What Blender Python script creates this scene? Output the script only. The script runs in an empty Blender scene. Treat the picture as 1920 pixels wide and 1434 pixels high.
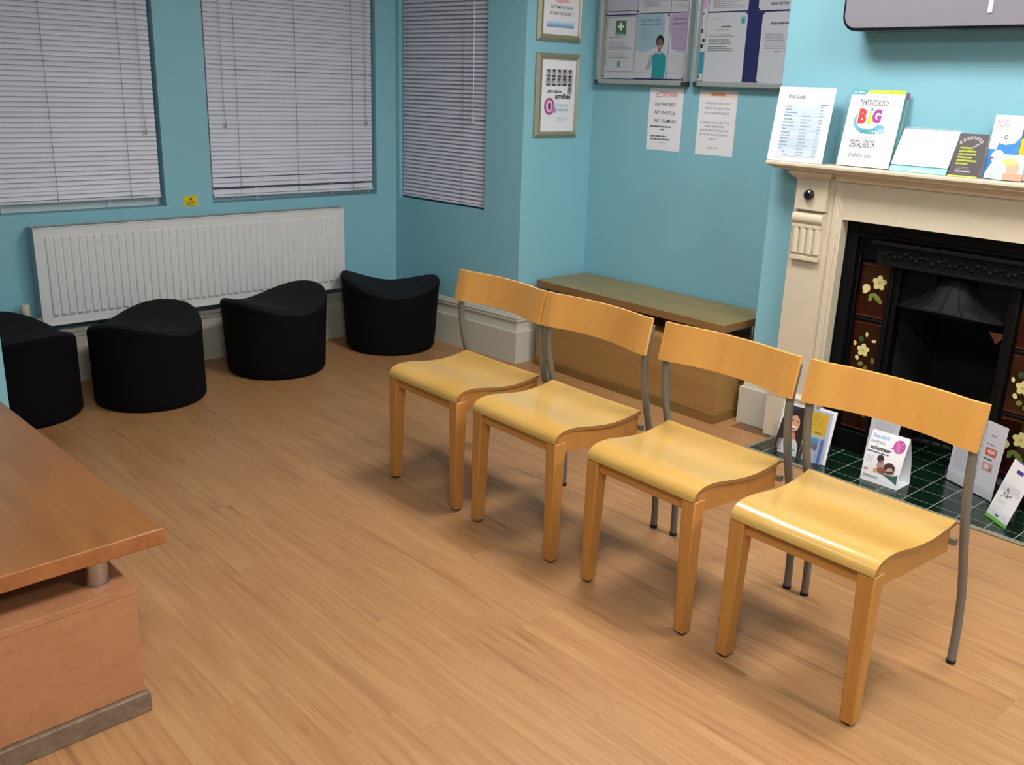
import bpy, math, random
from mathutils import Vector, Matrix
random.seed(7)
sc = bpy.context.scene
C = sc.collection
PI = math.pi

def lin(c):
    if isinstance(c, str):
        c = [int(c[i:i+2], 16) / 255 for i in (0, 2, 4)]
    elif max(c) > 1: c = [v / 255 for v in c]
    return tuple(((v / 12.92) if v <= .04045 else ((v + .055) / 1.055) ** 2.4) for v in c) + (1.,)

# ------------------------------------------------------------ camera
cam = bpy.data.cameras.new('camera')
cam.sensor_width = 36; cam.lens = 33.375; cam.clip_start = .05
co = bpy.data.objects.new('camera', cam); C.objects.link(co); sc.camera = co
p, r, yw = math.radians(17.48), math.radians(1.925), math.radians(47.7)
fw = Vector((0, math.cos(p), -math.sin(p))); rt = Vector((1, 0, 0)); up = rt.cross(fw)
rt2 = math.cos(r) * rt + math.sin(r) * up; up2 = -math.sin(r) * rt + math.cos(r) * up
Mr = Matrix((rt2, up2, -fw)).transposed()
co.matrix_world = Matrix.Translation((0, 0, 1.6)) @ (Matrix.Rotation(yw, 3, 'Z') @ Mr).to_4x4()

# ------------------------------------------------------------ world and exposure
w = bpy.data.worlds.new('dusk'); sc.world = w; w.use_nodes = True
w.node_tree.nodes['Background'].inputs[0].default_value = lin((118, 122, 134))
w.node_tree.nodes['Background'].inputs[1].default_value = .25
sc.view_settings.view_transform = 'Standard'
sc.view_settings.look = 'None'
sc.view_settings.gamma = 1
sc.view_settings.use_curve_mapping = False
sc.view_settings.exposure = 0.0
# ceiling light panels: x, y, watts-like emission strength
LAMPS = [(-2.45, 2.85, 39.), (-0.85, 2.85, 40.), (1.1, 2.4, 70.), (-2.45, 0.3, 6.), (-0.4, 0.5, 70.)]
LAMP_COL = 'fffdf9'
CEIL = 2.75

# ------------------------------------------------------------ materials
MATS = {}
def nodes(m):
    m.use_nodes = True
    nt = m.node_tree
    return nt, nt.nodes['Principled BSDF']
def pm(name, col, rough=.6, metal=0., var=.04, scale=18., bump=0., bscale=200., coat=0., emit=None, spec=None):
    if name in MATS: return MATS[name]
    m = bpy.data.materials.new(name); nt, b = nodes(m)
    b.inputs['Roughness'].default_value = rough; b.inputs['Metallic'].default_value = metal
    if coat: b.inputs['Coat Weight'].default_value = coat; b.inputs['Coat Roughness'].default_value = .12
    if spec is not None: b.inputs['Specular IOR Level'].default_value = spec
    tc = nt.nodes.new('ShaderNodeTexCoord')
    n = nt.nodes.new('ShaderNodeTexNoise'); n.inputs['Scale'].default_value = scale; n.inputs['Detail'].default_value = 4
    nt.links.new(tc.outputs['Object'], n.inputs['Vector'])
    mx = nt.nodes.new('ShaderNodeMix'); mx.data_type = 'RGBA'
    c = lin(col)
    mx.inputs[6].default_value = tuple(max(0, v * (1 - var * 1.6)) for v in c[:3]) + (1,)
    mx.inputs[7].default_value = tuple(min(1, v * (1 + var * 1.6)) for v in c[:3]) + (1,)
    nt.links.new(n.outputs['Fac'], mx.inputs[0]); nt.links.new(mx.outputs[2], b.inputs['Base Color'])
    if bump:
        n2 = nt.nodes.new('ShaderNodeTexNoise'); n2.inputs['Scale'].default_value = bscale; n2.inputs['Detail'].default_value = 3
        nt.links.new(tc.outputs['Object'], n2.inputs['Vector'])
        bp = nt.nodes.new('ShaderNodeBump'); bp.inputs['Strength'].default_value = bump; bp.inputs['Distance'].default_value = .004
        nt.links.new(n2.outputs['Fac'], bp.inputs['Height']); nt.links.new(bp.outputs[0], b.inputs['Normal'])
    if emit:
        b.inputs['Emission Color'].default_value = lin(col); b.inputs['Emission Strength'].default_value = emit
    MATS[name] = m
    return m
def wood(name, cols, stretch=(1.2, 18, 18), rough=.4, coat=0., bump=.05, contrast=(.3, .7), obj_var=0., fig=.5, spec=.5):
    """cols dark to light; grain runs along the axis with the small stretch"""
    m = bpy.data.materials.new(name); nt, b = nodes(m); L = nt.links.new
    b.inputs['Roughness'].default_value = rough; b.inputs['Specular IOR Level'].default_value = spec
    if coat: b.inputs['Coat Weight'].default_value = coat; b.inputs['Coat Roughness'].default_value = .1
    tc = nt.nodes.new('ShaderNodeTexCoord'); oi = nt.nodes.new('ShaderNodeObjectInfo')
    off = nt.nodes.new('ShaderNodeVectorMath'); off.operation = 'SCALE'; off.inputs['Scale'].default_value = 37.
    cmb = nt.nodes.new('ShaderNodeCombineXYZ')
    for i in range(3): L(oi.outputs['Random'], cmb.inputs[i])
    L(cmb.outputs[0], off.inputs[0])
    add = nt.nodes.new('ShaderNodeVectorMath'); add.operation = 'ADD'
    L(tc.outputs['Object'], add.inputs[0]); L(off.outputs[0], add.inputs[1])
    mp = nt.nodes.new('ShaderNodeMapping'); mp.inputs['Scale'].default_value = stretch
    L(add.outputs[0], mp.inputs[0])
    n = nt.nodes.new('ShaderNodeTexNoise'); n.inputs['Scale'].default_value = 1.; n.inputs['Detail'].default_value = 6
    n.inputs['Roughness'].default_value = .62; n.inputs['Distortion'].default_value = fig
    L(mp.outputs[0], n.inputs['Vector'])
    mp2 = nt.nodes.new('ShaderNodeMapping'); mp2.inputs['Scale'].default_value = tuple(v * 5 if v > 4 else v * 2.5 for v in stretch)
    L(add.outputs[0], mp2.inputs[0])
    n2 = nt.nodes.new('ShaderNodeTexNoise'); n2.inputs['Scale'].default_value = 1.; n2.inputs['Detail'].default_value = 3
    L(mp2.outputs[0], n2.inputs['Vector'])
    mix = nt.nodes.new('ShaderNodeMath'); mix.operation = 'MULTIPLY_ADD'; mix.inputs[1].default_value = .35
    L(n2.outputs['Fac'], mix.inputs[0])
    sc_ = nt.nodes.new('ShaderNodeMath'); sc_.operation = 'MULTIPLY'; sc_.inputs[1].default_value = .65
    L(n.outputs['Fac'], sc_.inputs[0]); L(sc_.outputs[0], mix.inputs[2])
    cr = nt.nodes.new('ShaderNodeValToRGB'); e = cr.color_ramp.elements
    e[0].position = contrast[0]; e[0].color = lin(cols[0]); e[1].position = contrast[1]; e[1].color = lin(cols[-1])
    for i, c in enumerate(cols[1:-1]):
        k = e.new(contrast[0] + (contrast[1] - contrast[0]) * (i + 1) / (len(cols) - 1)); k.color = lin(c)
    L(mix.outputs[0], cr.inputs[0])
    if obj_var:
        hs = nt.nodes.new('ShaderNodeHueSaturation')
        mr = nt.nodes.new('ShaderNodeMapRange'); mr.inputs['To Min'].default_value = 1 - obj_var; mr.inputs['To Max'].default_value = 1 + obj_var
        L(oi.outputs['Random'], mr.inputs[0]); L(mr.outputs[0], hs.inputs['Value']); L(cr.outputs[0], hs.inputs['Color'])
        L(hs.outputs[0], b.inputs['Base Color'])
    else: L(cr.outputs[0], b.inputs['Base Color'])
    if bump:
        bp = nt.nodes.new('ShaderNodeBump'); bp.inputs['Strength'].default_value = bump; bp.inputs['Distance'].default_value = .002
        L(mix.outputs[0], bp.inputs['Height']); L(bp.outputs[0], b.inputs['Normal'])
    MATS[name] = m
    return m
def clear(name, tint='ffffff', rough=.03, alpha=.12):
    m = bpy.data.materials.new(name); m.use_nodes = True; nt = m.node_tree; nt.nodes.clear(); L = nt.links.new
    out = nt.nodes.new('ShaderNodeOutputMaterial'); mx = nt.nodes.new('ShaderNodeMixShader')
    tr = nt.nodes.new('ShaderNodeBsdfTransparent'); tr.inputs[0].default_value = tuple(1 - (1 - v) * .2 for v in lin(tint)[:3]) + (1,)
    gl = nt.nodes.new('ShaderNodeBsdfGlossy')
    n = nt.nodes.new('ShaderNodeTexNoise'); n.inputs['Scale'].default_value = 9
    mr = nt.nodes.new('ShaderNodeMapRange'); mr.inputs['To Min'].default_value = rough; mr.inputs['To Max'].default_value = rough + .05
    L(n.outputs['Fac'], mr.inputs[0]); L(mr.outputs[0], gl.inputs['Roughness'])
    lw = nt.nodes.new('ShaderNodeLayerWeight'); lw.inputs['Blend'].default_value = .25
    m2 = nt.nodes.new('ShaderNodeMath'); m2.operation = 'MULTIPLY_ADD'; m2.inputs[1].default_value = .10; m2.inputs[2].default_value = alpha * .12
    L(lw.outputs['Fresnel'], m2.inputs[0]); L(m2.outputs[0], mx.inputs[0]); L(tr.outputs[0], mx.inputs[1]); L(gl.outputs[0], mx.inputs[2]); L(mx.outputs[0], out.inputs[0])
    return m

WALL = pm('turquoise wall paint', '86bccb', .55, var=.02, scale=3, bump=.06, bscale=160)
CEILM = pm('white ceiling paint', 'e6e2da', .8, bump=.05)
SKIRT = pm('white gloss skirting', 'c2beb0', .35, var=.03)
SURR = pm('cream painted surround', (211, 197, 174), .42, var=.03)
UPVC = pm('white window frame', 'd8dadd', .3, var=.02)
GLASS = clear('window glass', 'cfd8e0', .02, .25)
SLAT = pm('pale grey slat', (214, 213, 227), .42, var=.04, scale=6)
CORD = pm('grey cord', '77707a', .8)
RAD = pm('radiator enamel', 'd7d6d6', .38, var=.02)
RADG = pm('radiator side grey', 'a9adb0', .45)
BLK = pm('black rubber', '141212', .7)
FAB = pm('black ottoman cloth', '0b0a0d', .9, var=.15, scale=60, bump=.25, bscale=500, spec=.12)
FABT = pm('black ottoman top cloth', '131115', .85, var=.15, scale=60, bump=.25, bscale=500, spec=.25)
STEEL = pm('grey painted tube', (122, 117, 109), .4, metal=.25, var=.04)
CHROME = pm('brushed chrome', 'b8b6b4', .22, metal=.95, var=.04)
ALU = pm('satin aluminium', 'a8acab', .42, metal=.35, var=.03)
CHAMP = pm('champagne frame', 'a09a84', .38, metal=.45, var=.05)
PAPER = pm('white paper', 'eceaf0', .6, var=.01)
PAPG = pm('grey white paper', 'c9c8d0', .6, var=.01)
NAVY = pm('navy felt', '20245c', .9, var=.06, scale=200)
IRON = pm('black cast iron', (3, 3, 4), .55, metal=0., var=.2, scale=40, bump=.3, bscale=90, spec=.2)
IRON2 = pm('worn cast iron', (6, 6, 7), .6, metal=0., var=.3, scale=50, bump=.5, bscale=60, spec=.2)
SOOT = pm('sooty firebrick', '080707', .95, var=.3, scale=30)
GTILE = pm('dark green glazed tile', '0b2015', .2, var=.25, scale=14)
GROUT = pm('pale grout', '8a968c', .85)
TRIM = pm('metal edging', '8d8672', .4, metal=.4)
MAROON = wood('maroon mottled glaze', [(16, 3, 1), (36, 7, 3), (58, 19, 8)], (9, 9, 5), .15, coat=.4, bump=0)
SILV = pm('silver television bezel', (140, 136, 147), .38, metal=.25, var=.02)
BLKG = pm('black gloss plastic', '0c0c10', .2, coat=.3)
ACR = clear('clear acrylic', 'f2f6f8', .05, .13)
YEL = pm('yellow sticker', 'd8c020', .5)
SEATW = wood('honey beech seat', [(184, 137, 63), (196, 153, 79), (201, 162, 92)], (2.2, 2.2, 2.2), .22, coat=.25, bump=.01, contrast=(.25, .75), obj_var=.03)
BACKW = wood('amber beech back', [(212, 146, 66), (226, 161, 78), (234, 169, 87)], (5, 5, 1.2), .32, coat=.15, bump=.01, contrast=(.25, .75), obj_var=.03)
LEGW = wood('beech leg', [(171, 112, 50), (185, 125, 59), (193, 136, 69)], (16, 16, 1.5), .42, bump=.02)
APRW = wood('beech rail', [(166, 110, 50), (179, 122, 59), (189, 132, 67)], (1.5, 16, 16), .45, bump=.02)
PLYE = pm('ply edge', '9a6a36', .5)
FLOORW = wood('oak plank', [(131, 90, 56), (157, 112, 73), (168, 125, 83), (176, 134, 93)], (1.0, 15, 15), .38, bump=.02, contrast=(.3, .7), obj_var=.015, fig=2.4, spec=.4)
FLOORB = pm('plank joint', '6c4e36', .8)
DESKT = wood('worn orange tabletop', [(117, 71, 27), (140, 87, 35), (155, 101, 44)], (2., 7, 7), .32, coat=.12, bump=.02, contrast=(.25, .75), fig=.9)
DESKE = wood('table edge', ['87502a', '9b5f33', 'a96b3b'], (2, 12, 12), .45)
DESKB = wood('beech veneer body', [(160, 105, 67), (174, 118, 80), (181, 126, 88)], (1.6, 10, 24), .5, bump=.01)
KICK = wood('grey brown kickboard', ['62503c', '776250', '8a745c'], (2, 22, 30), .45)
CABT = wood('olive beech top', [(129, 104, 50), (143, 118, 58), (153, 128, 66)], (2, 12, 12), .33, coat=.1)
CABE = wood('cabinet edge', ['7e5a34', '8b663d', '966f45'], (2, 14, 14), .5)
CABB = wood('cabinet front', [(149, 109, 60), (161, 120, 69), (170, 130, 77)], (1.6, 10, 26), .5, bump=.01)
KICK2 = wood('brown kickboard', ['6c4c26', '80602f', '8d6c3a'], (2, 22, 30), .45)

PC = {}
def ink(col):
    if col not in PC: PC[col] = pm('ink ' + col, col, .55, var=.01)
    return PC[col]

# ------------------------------------------------------------ mesh helpers
class MB:
    def __init__(s): s.v = []; s.f = []; s.mi = []; s.sm = []
    def add(s, vs, fs, mi=0, smooth=False):
        o = len(s.v); s.v += [tuple(x) for x in vs]
        for f in fs: s.f.append([i + o for i in f]); s.mi.append(mi); s.sm.append(smooth)
    def box(s, a, b, mi=0):
        (x0, y0, z0), (x1, y1, z1) = a, b
        x0, x1 = min(x0, x1), max(x0, x1); y0, y1 = min(y0, y1), max(y0, y1); z0, z1 = min(z0, z1), max(z0, z1)
        v = [(x0, y0, z0), (x1, y0, z0), (x1, y1, z0), (x0, y1, z0), (x0, y0, z1), (x1, y0, z1), (x1, y1, z1), (x0, y1, z1)]
        s.add(v, [(0, 3, 2, 1), (4, 5, 6, 7), (0, 1, 5, 4), (1, 2, 6, 5), (2, 3, 7, 6), (3, 0, 4, 7)], mi)
    def prism(s, poly, f, d0, d1, mi=0, smooth=False):
        """poly 2-D points; f(a,b,d)->3-D"""
        n = len(poly)
        v = [f(a, b, d0) for a, b in poly] + [f(a, b, d1) for a, b in poly]
        fs = [tuple(range(n))[::-1], tuple(range(n, 2 * n))]
        s.add(v, fs, mi)
        o = len(s.v) - 2 * n
        for i in range(n):
            j = (i + 1) % n
            s.f.append([o + i, o + j, o + n + j, o + n + i]); s.mi.append(mi); s.sm.append(smooth)
    def tube(s, pts, r, n=10, mi=0, cap=True):
        pts = [Vector(q) for q in pts]; rings = []
        prev = None
        for i, q in enumerate(pts):
            t = (pts[min(i + 1, len(pts) - 1)] - pts[max(i - 1, 0)]).normalized()
            if prev is None:
                a = Vector((1, 0, 0)) if abs(t.x) < .8 else Vector((0, 1, 0))
                u = t.cross(a).normalized()
            else: u = (prev - t * prev.dot(t)).normalized()
            prev = u; v = t.cross(u)
            rr = r[i] if isinstance(r, (list, tuple)) else r
            rings.append([q + rr * (math.cos(2 * PI * k / n) * u + math.sin(2 * PI * k / n) * v) for k in range(n)])
        vs = [x for rg in rings for x in rg]; fs = []
        for i in range(len(rings) - 1):
            for k in range(n):
                l = (k + 1) % n
                fs.append((i * n + k, i * n + l, (i + 1) * n + l, (i + 1) * n + k))
        s.add(vs, fs, mi, True)
        if cap:
            o = len(s.v) - len(vs)
            s.f.append([o + k for k in range(n)][::-1]); s.mi.append(mi); s.sm.append(False)
            s.f.append([o + (len(rings) - 1) * n + k for k in range(n)]); s.mi.append(mi); s.sm.append(False)
    def lathe(s, prof, n=24, mi=0, axis='z', at=(0, 0, 0)):
        rings = []
        for rr, h in prof:
            rg = []
            for k in range(n):
                a = 2 * PI * k / n; x, y = rr * math.cos(a), rr * math.sin(a)
                q = {'z': (x, y, h), 'y': (x, h, -y), 'x': (h, x, y)}[axis]
                rg.append((q[0] + at[0], q[1] + at[1], q[2] + at[2]))
            rings.append(rg)
        vs = [x for rg in rings for x in rg]; fs = []
        for i in range(len(rings) - 1):
            for k in range(n):
                l = (k + 1) % n; fs.append((i * n + k, i * n + l, (i + 1) * n + l, (i + 1) * n + k))
        s.add(vs, fs, mi, True)
    def build(s, name, mats, parent=None, bevel=0., seg=2, loc=None):
        me = bpy.data.meshes.new(name); me.from_pydata(s.v, [], s.f)
        if not isinstance(mats, (list, tuple)): mats = [mats]
        for m in mats: me.materials.append(m)
        me.polygons.foreach_set('material_index', s.mi); me.polygons.foreach_set('use_smooth', s.sm)
        me.update(); me.set_sharp_from_angle(angle=math.radians(36))
        o = bpy.data.objects.new(name, me); C.objects.link(o)
        if loc: o.location = loc
        if parent: o.parent = parent
        if bevel:
            b = o.modifiers.new('bevel', 'BEVEL'); b.width = bevel; b.segments = seg; b.limit_method = 'ANGLE'; b.angle_limit = math.radians(40)
            b.harden_normals = False
        return o
def tag(o, label=None, cat=None, group=None, kind=None):
    if label: o['label'] = label
    if cat: o['category'] = cat
    if group: o['group'] = group
    if kind: o['kind'] = kind
    return o
def thing(name, label, cat, loc=(0, 0, 0), rz=0., group=None):
    o = bpy.data.objects.new(name, None); C.objects.link(o); o.location = loc; o.rotation_euler.z = rz
    o.empty_display_size = .1
    return tag(o, label, cat, group)
def copyc(o, parent):
    c = o.copy(); C.objects.link(c); c.parent = parent
    for ch in [k for k in bpy.data.objects if k.parent == o]: copyc(ch, c)
    return c
def dup(root, loc, rz, label):
    r_ = root.copy(); C.objects.link(r_); r_.location = loc; r_.rotation_euler.z = rz; r_['label'] = label
    for ch in [k for k in bpy.data.objects if k.parent == root]: copyc(ch, r_)
    return r_
def struct(o, label=None): o['kind'] = 'structure'; 
XZ = lambda y: None

# ------------------------------------------------------------ floor
fl = MB(); fl.box((-5.6, -2.3, -.09), (2.8, 4.7, -.003)); floor = fl.build('floor', FLOORB); struct(floor)
plank_meshes = {}
def plank(x0, x1, y0, y1):
    L = round(x1 - x0, 4); W = round(y1 - y0, 4)
    if (L, W) not in plank_meshes:
        m = MB(); m.box((-L / 2 + .00022, -W / 2 + .00022, -.0035), (L / 2 - .00022, W / 2 - .00022, 0))
        o = m.build('plank', FLOORW, floor, loc=((x0 + x1) / 2, (y0 + y1) / 2, 0)); plank_meshes[(L, W)] = o
    else:
        o = plank_meshes[(L, W)].copy(); C.objects.link(o); o.location = ((x0 + x1) / 2, (y0 + y1) / 2, 0)
def row(y0, y1, xa, xb, off, L=1.05):
    x = xa
    first = True
    while x < xb - 1e-4:
        e = x + (off if first else L); first = False
        if xb - e < .12: e = xb
        e = min(e, xb); plank(x, e, y0, y1); x = e
PW = .172
offs = [.35, .9, .6, .15, .75, .45, 1.0, .25]
y = -1.5; i = 0
while y < 4.25:
    y1 = min(y + PW, 4.26)
    segs = [(-5.17 if y > .8 - PW and y < 3.62 else -4.055, 2.4)]
    if y1 > 3.67: segs = [(-4.9, -2.345)] if y1 < 3.96 else [(-4.055, -2.575)]
    elif y1 > 3.6: segs = [(-5.17, 2.4)]
    for a, b in segs:
        row(y, y1, a, b, offs[i % 8])
    i += 1; y = y1

# ------------------------------------------------------------ ceiling and walls
m = MB(); m.box((-5.6, -2.3, CEIL), (2.8, 4.7, CEIL + .12)); struct(m.build('ceiling', CEILM))
def holed(f, s0, s1, t, holes, z0=-.05, z1=CEIL):
    """wall along s with holes [(sa,sb,za,zb)]; f(s,t,z)->point, outward thickness t"""
    m = MB()
    def bx(a, b, c, d):
        v = [f(a, 0, c), f(b, 0, c), f(b, t, c), f(a, t, c), f(a, 0, d), f(b, 0, d), f(b, t, d), f(a, t, d)]
        m.add(v, [(0, 3, 2, 1), (4, 5, 6, 7), (0, 1, 5, 4), (1, 2, 6, 5), (2, 3, 7, 6), (3, 0, 4, 7)])
    cur = s0
    for a, b, c, d in sorted(holes):
        if a > cur: bx(cur, a, z0, z1)
        bx(a, b, z0, c); bx(a, b, d, z1); cur = b
    if s1 > cur: bx(cur, s1, z0, z1)
    return m
WT = .26
SL = .075                                   # bay side walls splay
bay = lambda s, t, z: (-5.17 - t, s, z)
struct(holed(bay, .80, 3.63, WT, [(1.09, 2.10, .897, 2.5), (2.368, 3.478, .897, 2.5)]).build('wall_bay_front', WALL))
side = lambda s, t, z: (s, 3.71 + SL * (s + 4.055) + t, z)
struct(holed(side, -5.43, -4.25, WT, [(-5.135, -4.352, .872, 2.5)]).build('wall_bay_right', WALL))
m = MB(); m.prism([(-4.055, 3.71), (-4.055, 4.5), (-4.25, 4.5), (-4.25, 3.71 - SL * .195)], lambda a, b, d: (a, b, d), -.05, CEIL)
struct(m.build('wall_alcove_left', WALL))
m = MB(); m.prism([(-5.43, .79), (-4.25, .913), (-4.25, .70), (-5.43, .58)], lambda a, b, d: (a, b, d), -.05, CEIL); struct(m.build('wall_bay_left', WALL))
m = MB(); m.prism([(-4.25, .913), (-4.055, .935), (-4.055, -1.5), (-4.25, -1.5)], lambda a, b, d: (a, b, d), -.05, CEIL); struct(m.build('wall_left', WALL))
m = MB(); m.box((-4.25, 4.26, -.05), (-2.4, 4.5, CEIL)); struct(m.build('wall_alcove_back', WALL))
m = MB()                                    # chimney breast, with the fireplace opening
m.box((-2.575, 3.95, -.05), (-2.21, 4.75, CEIL)); m.box((-1.13, 3.95, -.05), (-.77, 4.75, CEIL)); m.box((-2.21, 3.95, 1.13), (-1.13, 4.75, CEIL))
m.box((-2.21, 4.6, -.05), (-1.13, 4.75, 1.13))
struct(m.build('wall_chimney_breast', WALL))
m = MB(); m.box((-.77, 4.26, -.05), (2.6, 4.5, CEIL)); struct(m.build('wall_back', WALL))
m = MB(); m.box((2.4, -1.7, -.05), (2.6, 4.26, CEIL)); struct(m.build('wall_right', WALL))
m = MB(); m.box((-4.3, -1.7, -.05), (2.4, -1.5, CEIL)); struct(m.build('wall_front', WALL))

# skirting: profile (distance from wall, height)
SK = [(0, 0), (.03, 0), (.03, .189), (.0285, .1905), (.019, .192), (.0175, .198), (.0145, .215), (.0125, .24), (.0125, .246), (.02, .249), (.021, .258), (.018, .262), (.018, .266), (.022, .268), (.022, .276), (.012, .28), (.009, .29), (.003, .294), (0, .294)]
def skirting(name, p0, p1, n, m0=0., m1=0., ks=1.):
    """m0,m1: mitre (along per unit depth)"""
    p0, p1, n = Vector(p0), Vector(p1), Vector(n); t = (p1 - p0).normalized(); m = MB()
    v0 = [(p0 + n * a - t * a * m0).to_3d() + Vector((0, 0, b * ks)) for a, b in SK]; v1 = [(p1 + n * a + t * a * m1).to_3d() + Vector((0, 0, b * ks)) for a, b in SK]
    N = len(SK); m.add(v0 + v1, [tuple(range(N))[::-1], tuple(range(N, 2 * N))] + [(i, (i + 1) % N, N + (i + 1) % N, N + i) for i in range(N)])
    o = m.build(name, SKIRT); struct(o); return o
nb = Vector((SL, -1)).normalized()
skirting('baseboard_bay_front', (-5.17, .85), (-5.17, 3.626), (1, 0), 0, -1)
skirting('baseboard_bay_right', (-5.14, 3.71 - SL * 1.085), (-4.055, 3.71), nb, 0, 1)
skirting('baseboard_alcove_left', (-4.055, 3.71), (-4.055, 4.26), (1, 0), 1, -1)
skirting('baseboard_alcove_back', (-4.02, 4.26), (-2.575, 4.26), (0, -1), 0, 0)
skirting('baseboard_breast_side', (-2.575, 4.23), (-2.575, 3.95), (-1, 0), 0, 1, .98)
skirting('baseboard_breast_front', (-2.575, 3.95), (-2.43, 3.95), (0, -1), 1, 0, .98)
skirting('baseboard_bay_left', (-4.25, .913), (-5.14, .823), (-.1, .995), 0, 0)
skirting('baseboard_left', (-4.055, -1.5), (-4.055, .85), (1, 0), 0, 0)

# ------------------------------------------------------------ windows
def window(name, f, s0, s1, z0, z1, mulls):
    """f(s,t,z): t depth beyond the wall face"""
    root = bpy.data.objects.new(name, None); C.objects.link(root); root['kind'] = 'structure'
    root.location = f((s0 + s1) / 2, .12, z0)
    off = Vector(root.location)
    def bx(m, a, b, c, d, t0, t1):
        v = [Vector(f(*q)) - off for q in [(a, t0, c), (b, t0, c), (b, t1, c), (a, t1, c), (a, t0, d), (b, t0, d), (b, t1, d), (a, t1, d)]]
        m.add(v, [(0, 3, 2, 1), (4, 5, 6, 7), (0, 1, 5, 4), (1, 2, 6, 5), (2, 3, 7, 6), (3, 0, 4, 7)])
    fr = MB()
    bx(fr, s0, s1, z0, z0 + .055, .08, .15); bx(fr, s0, s1, z1 - .05, z1, .08, .15)
    bx(fr, s0, s0 + .05, z0, z1, .081, .149); bx(fr, s1 - .05, s1, z0, z1, .081, .149)
    fr.build('window_frame', UPVC, root, .003)
    for k in mulls:
        mu = MB(); bx(mu, k - .014, k + .014, z0 + .002, z1 - .01, .068, .14); mu.build('mullion', UPVC, root, .003)
    ed = [s0] + list(mulls) + [s1]
    for a, b in zip(ed[:-1], ed[1:]):
        g = MB(); bx(g, a + .03, b - .03, z0 + .05, z1 - .04, .11, .116); g.build('pane', GLASS, root)
window('window_1', bay, 1.09, 2.10, .897, 2.5, [1.30, 1.82])
window('window_2', bay, 2.368, 3.478, .897, 2.5, [2.68, 3.185])
window('window_3', side, -5.135, -4.352, .872, 2.5, [-4.75])

# ------------------------------------------------------------ venetian blinds
def blind(f, s0, s1, zb, ladders, cords, label, gaps=(), pitch=.0243, tdep=.03, tilt=0., tiltang=66):
    root = thing('venetian_blind', label, 'blind', f((s0 + s1) / 2, tdep, zb), 0, 'venetian blinds in the bay windows')
    off = Vector(root.location)
    d = (Vector(f(s1, 0, 0)) - Vector(f(s0, 0, 0))).normalized(); n = Vector(f(0, 1, 0)) - Vector(f(0, 0, 0)); n = n.normalized()
    ang = math.atan2(d.y, d.x)
    W = s1 - s0
    # slat profile across its width, local x along, y depth (outward), z up
    pr = []
    a = math.radians(tiltang); hw = .0142
    for k in range(5):
        q = -1 + k * .5; bow = .0022 * (1 - q * q)
        # top edge leans towards the window, bottom edge into the room
        pr.append((q * hw * math.cos(a) - bow * math.sin(a), q * hw * math.sin(a) + bow * math.cos(a)))
    th = .0004
    m = MB(); vs = []
    for x in (-W / 2, W / 2):
        for (b, c) in pr: vs.append((x, b, c))
        for (b, c) in pr: vs.append((x, b + th, c - th))
    fs = []
    for k in range(4):
        fs += [(k, k + 10, k + 11, k + 1), (5 + k, 6 + k, 16 + k, 15 + k)]
    fs += [(0, 5, 15, 10), (4, 14, 19, 9)]
    m.add(vs, fs, 0, True)
    proto = None
    z = zb + .028; k = 0
    while z < 2.46:
        if k in gaps: z += gaps[k]
        if proto is None: o = m.build('slat', SLAT, root); proto = o
        else: o = proto.copy(); C.objects.link(o)
        o.location = (0, 0, z - zb)
        o.rotation_euler = (random.uniform(-.05, .05), random.uniform(-.0012, .0012) + tilt, ang)
        if abs(math.sin(ang)) > .5: pass
        z += pitch; k += 1
    m = MB(); bxl = lambda a, b: m.box(a, b)
    m.box((-W / 2, -.012, 0), (W / 2, .012, .012)); o = m.build('bottom_rail', SLAT, root, .002); o.rotation_euler.z = ang; o.rotation_euler.y = tilt
    m = MB(); m.box((-W / 2, -.018, 2.462 - zb), (W / 2, .018, 2.496 - zb)); o = m.build('headrail', UPVC, root, .002); o.rotation_euler.z = ang
    c0 = (s0 + s1) / 2
    for l in ladders:
        x = l - c0; m = MB()
        m.tube([(x, -.0155, .004), (x, -.0155, 2.47 - zb)], .0013, 6); m.tube([(x, .0145, .004), (x, .0145, 2.47 - zb)], .001, 5)
        o = m.build('ladder_cord', CORD, root); o.rotation_euler.z = ang
    for (l, zz, kind) in cords:
        x = l - c0; m = MB()
        if kind == 'wand':
            m.tube([(x, -.03, 2.45 - zb), (x + .004, -.026, zz - zb + .03)], .0028, 6); m.tube([(x + .004, -.026, zz - zb + .03), (x + .004, -.026, zz - zb - .01)], .0045, 8)
            o = m.build('tilt_wand', pm('white plastic', 'd6d6d2', .3), root)
        else:
            m.tube([(x - .006, -.03, 2.45 - zb), (x + .002, -.026, zz - zb + .1), (x + .01, -.024, zz - zb)], .0011, 5)
            m.tube([(x + .004, -.03, 2.45 - zb), (x + .006, -.026, zz - zb + .1), (x + .013, -.024, zz - zb)], .0011, 5)
            m.lathe([(.001, zz - zb + .012), (.005, zz - zb), (.006, zz - zb - .018), (.001, zz - zb - .02)], 8, at=(x + .012, -.024, 0))
            o = m.build('pull_cord', pm('blind cord', 'a89ca4', .8), root)
        o.rotation_euler.z = ang
    return root
bayb = lambda s, t, z: (-5.17 - t, s, z)
# for the bay front wall local x must run along +y and local +y (outward) along -x
blind(bayb, 1.105, 2.083, .945, [1.548, 1.921], [(2.012, 1.30, 'cord')], 'white venetian blind nearest the left edge, over the radiator valve', {2: -.006})
blind(bayb, 2.388, 3.462, .925, [2.555, 2.93, 3.315], [(2.465, 1.33, 'cord'), (3.40, 1.34, 'cord')], 'white venetian blind in the middle, over the right half of the radiator', {1: .016, 3: .008, 27: .004}, tilt=.004)
blind(side, -5.127, -4.362, .885, [-5.087, -4.567], [(-4.47, 1.38, 'wand')], 'grey looking venetian blind on the side wall, right of the bay corner', {20: .003}, tilt=0., tiltang=56)

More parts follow.
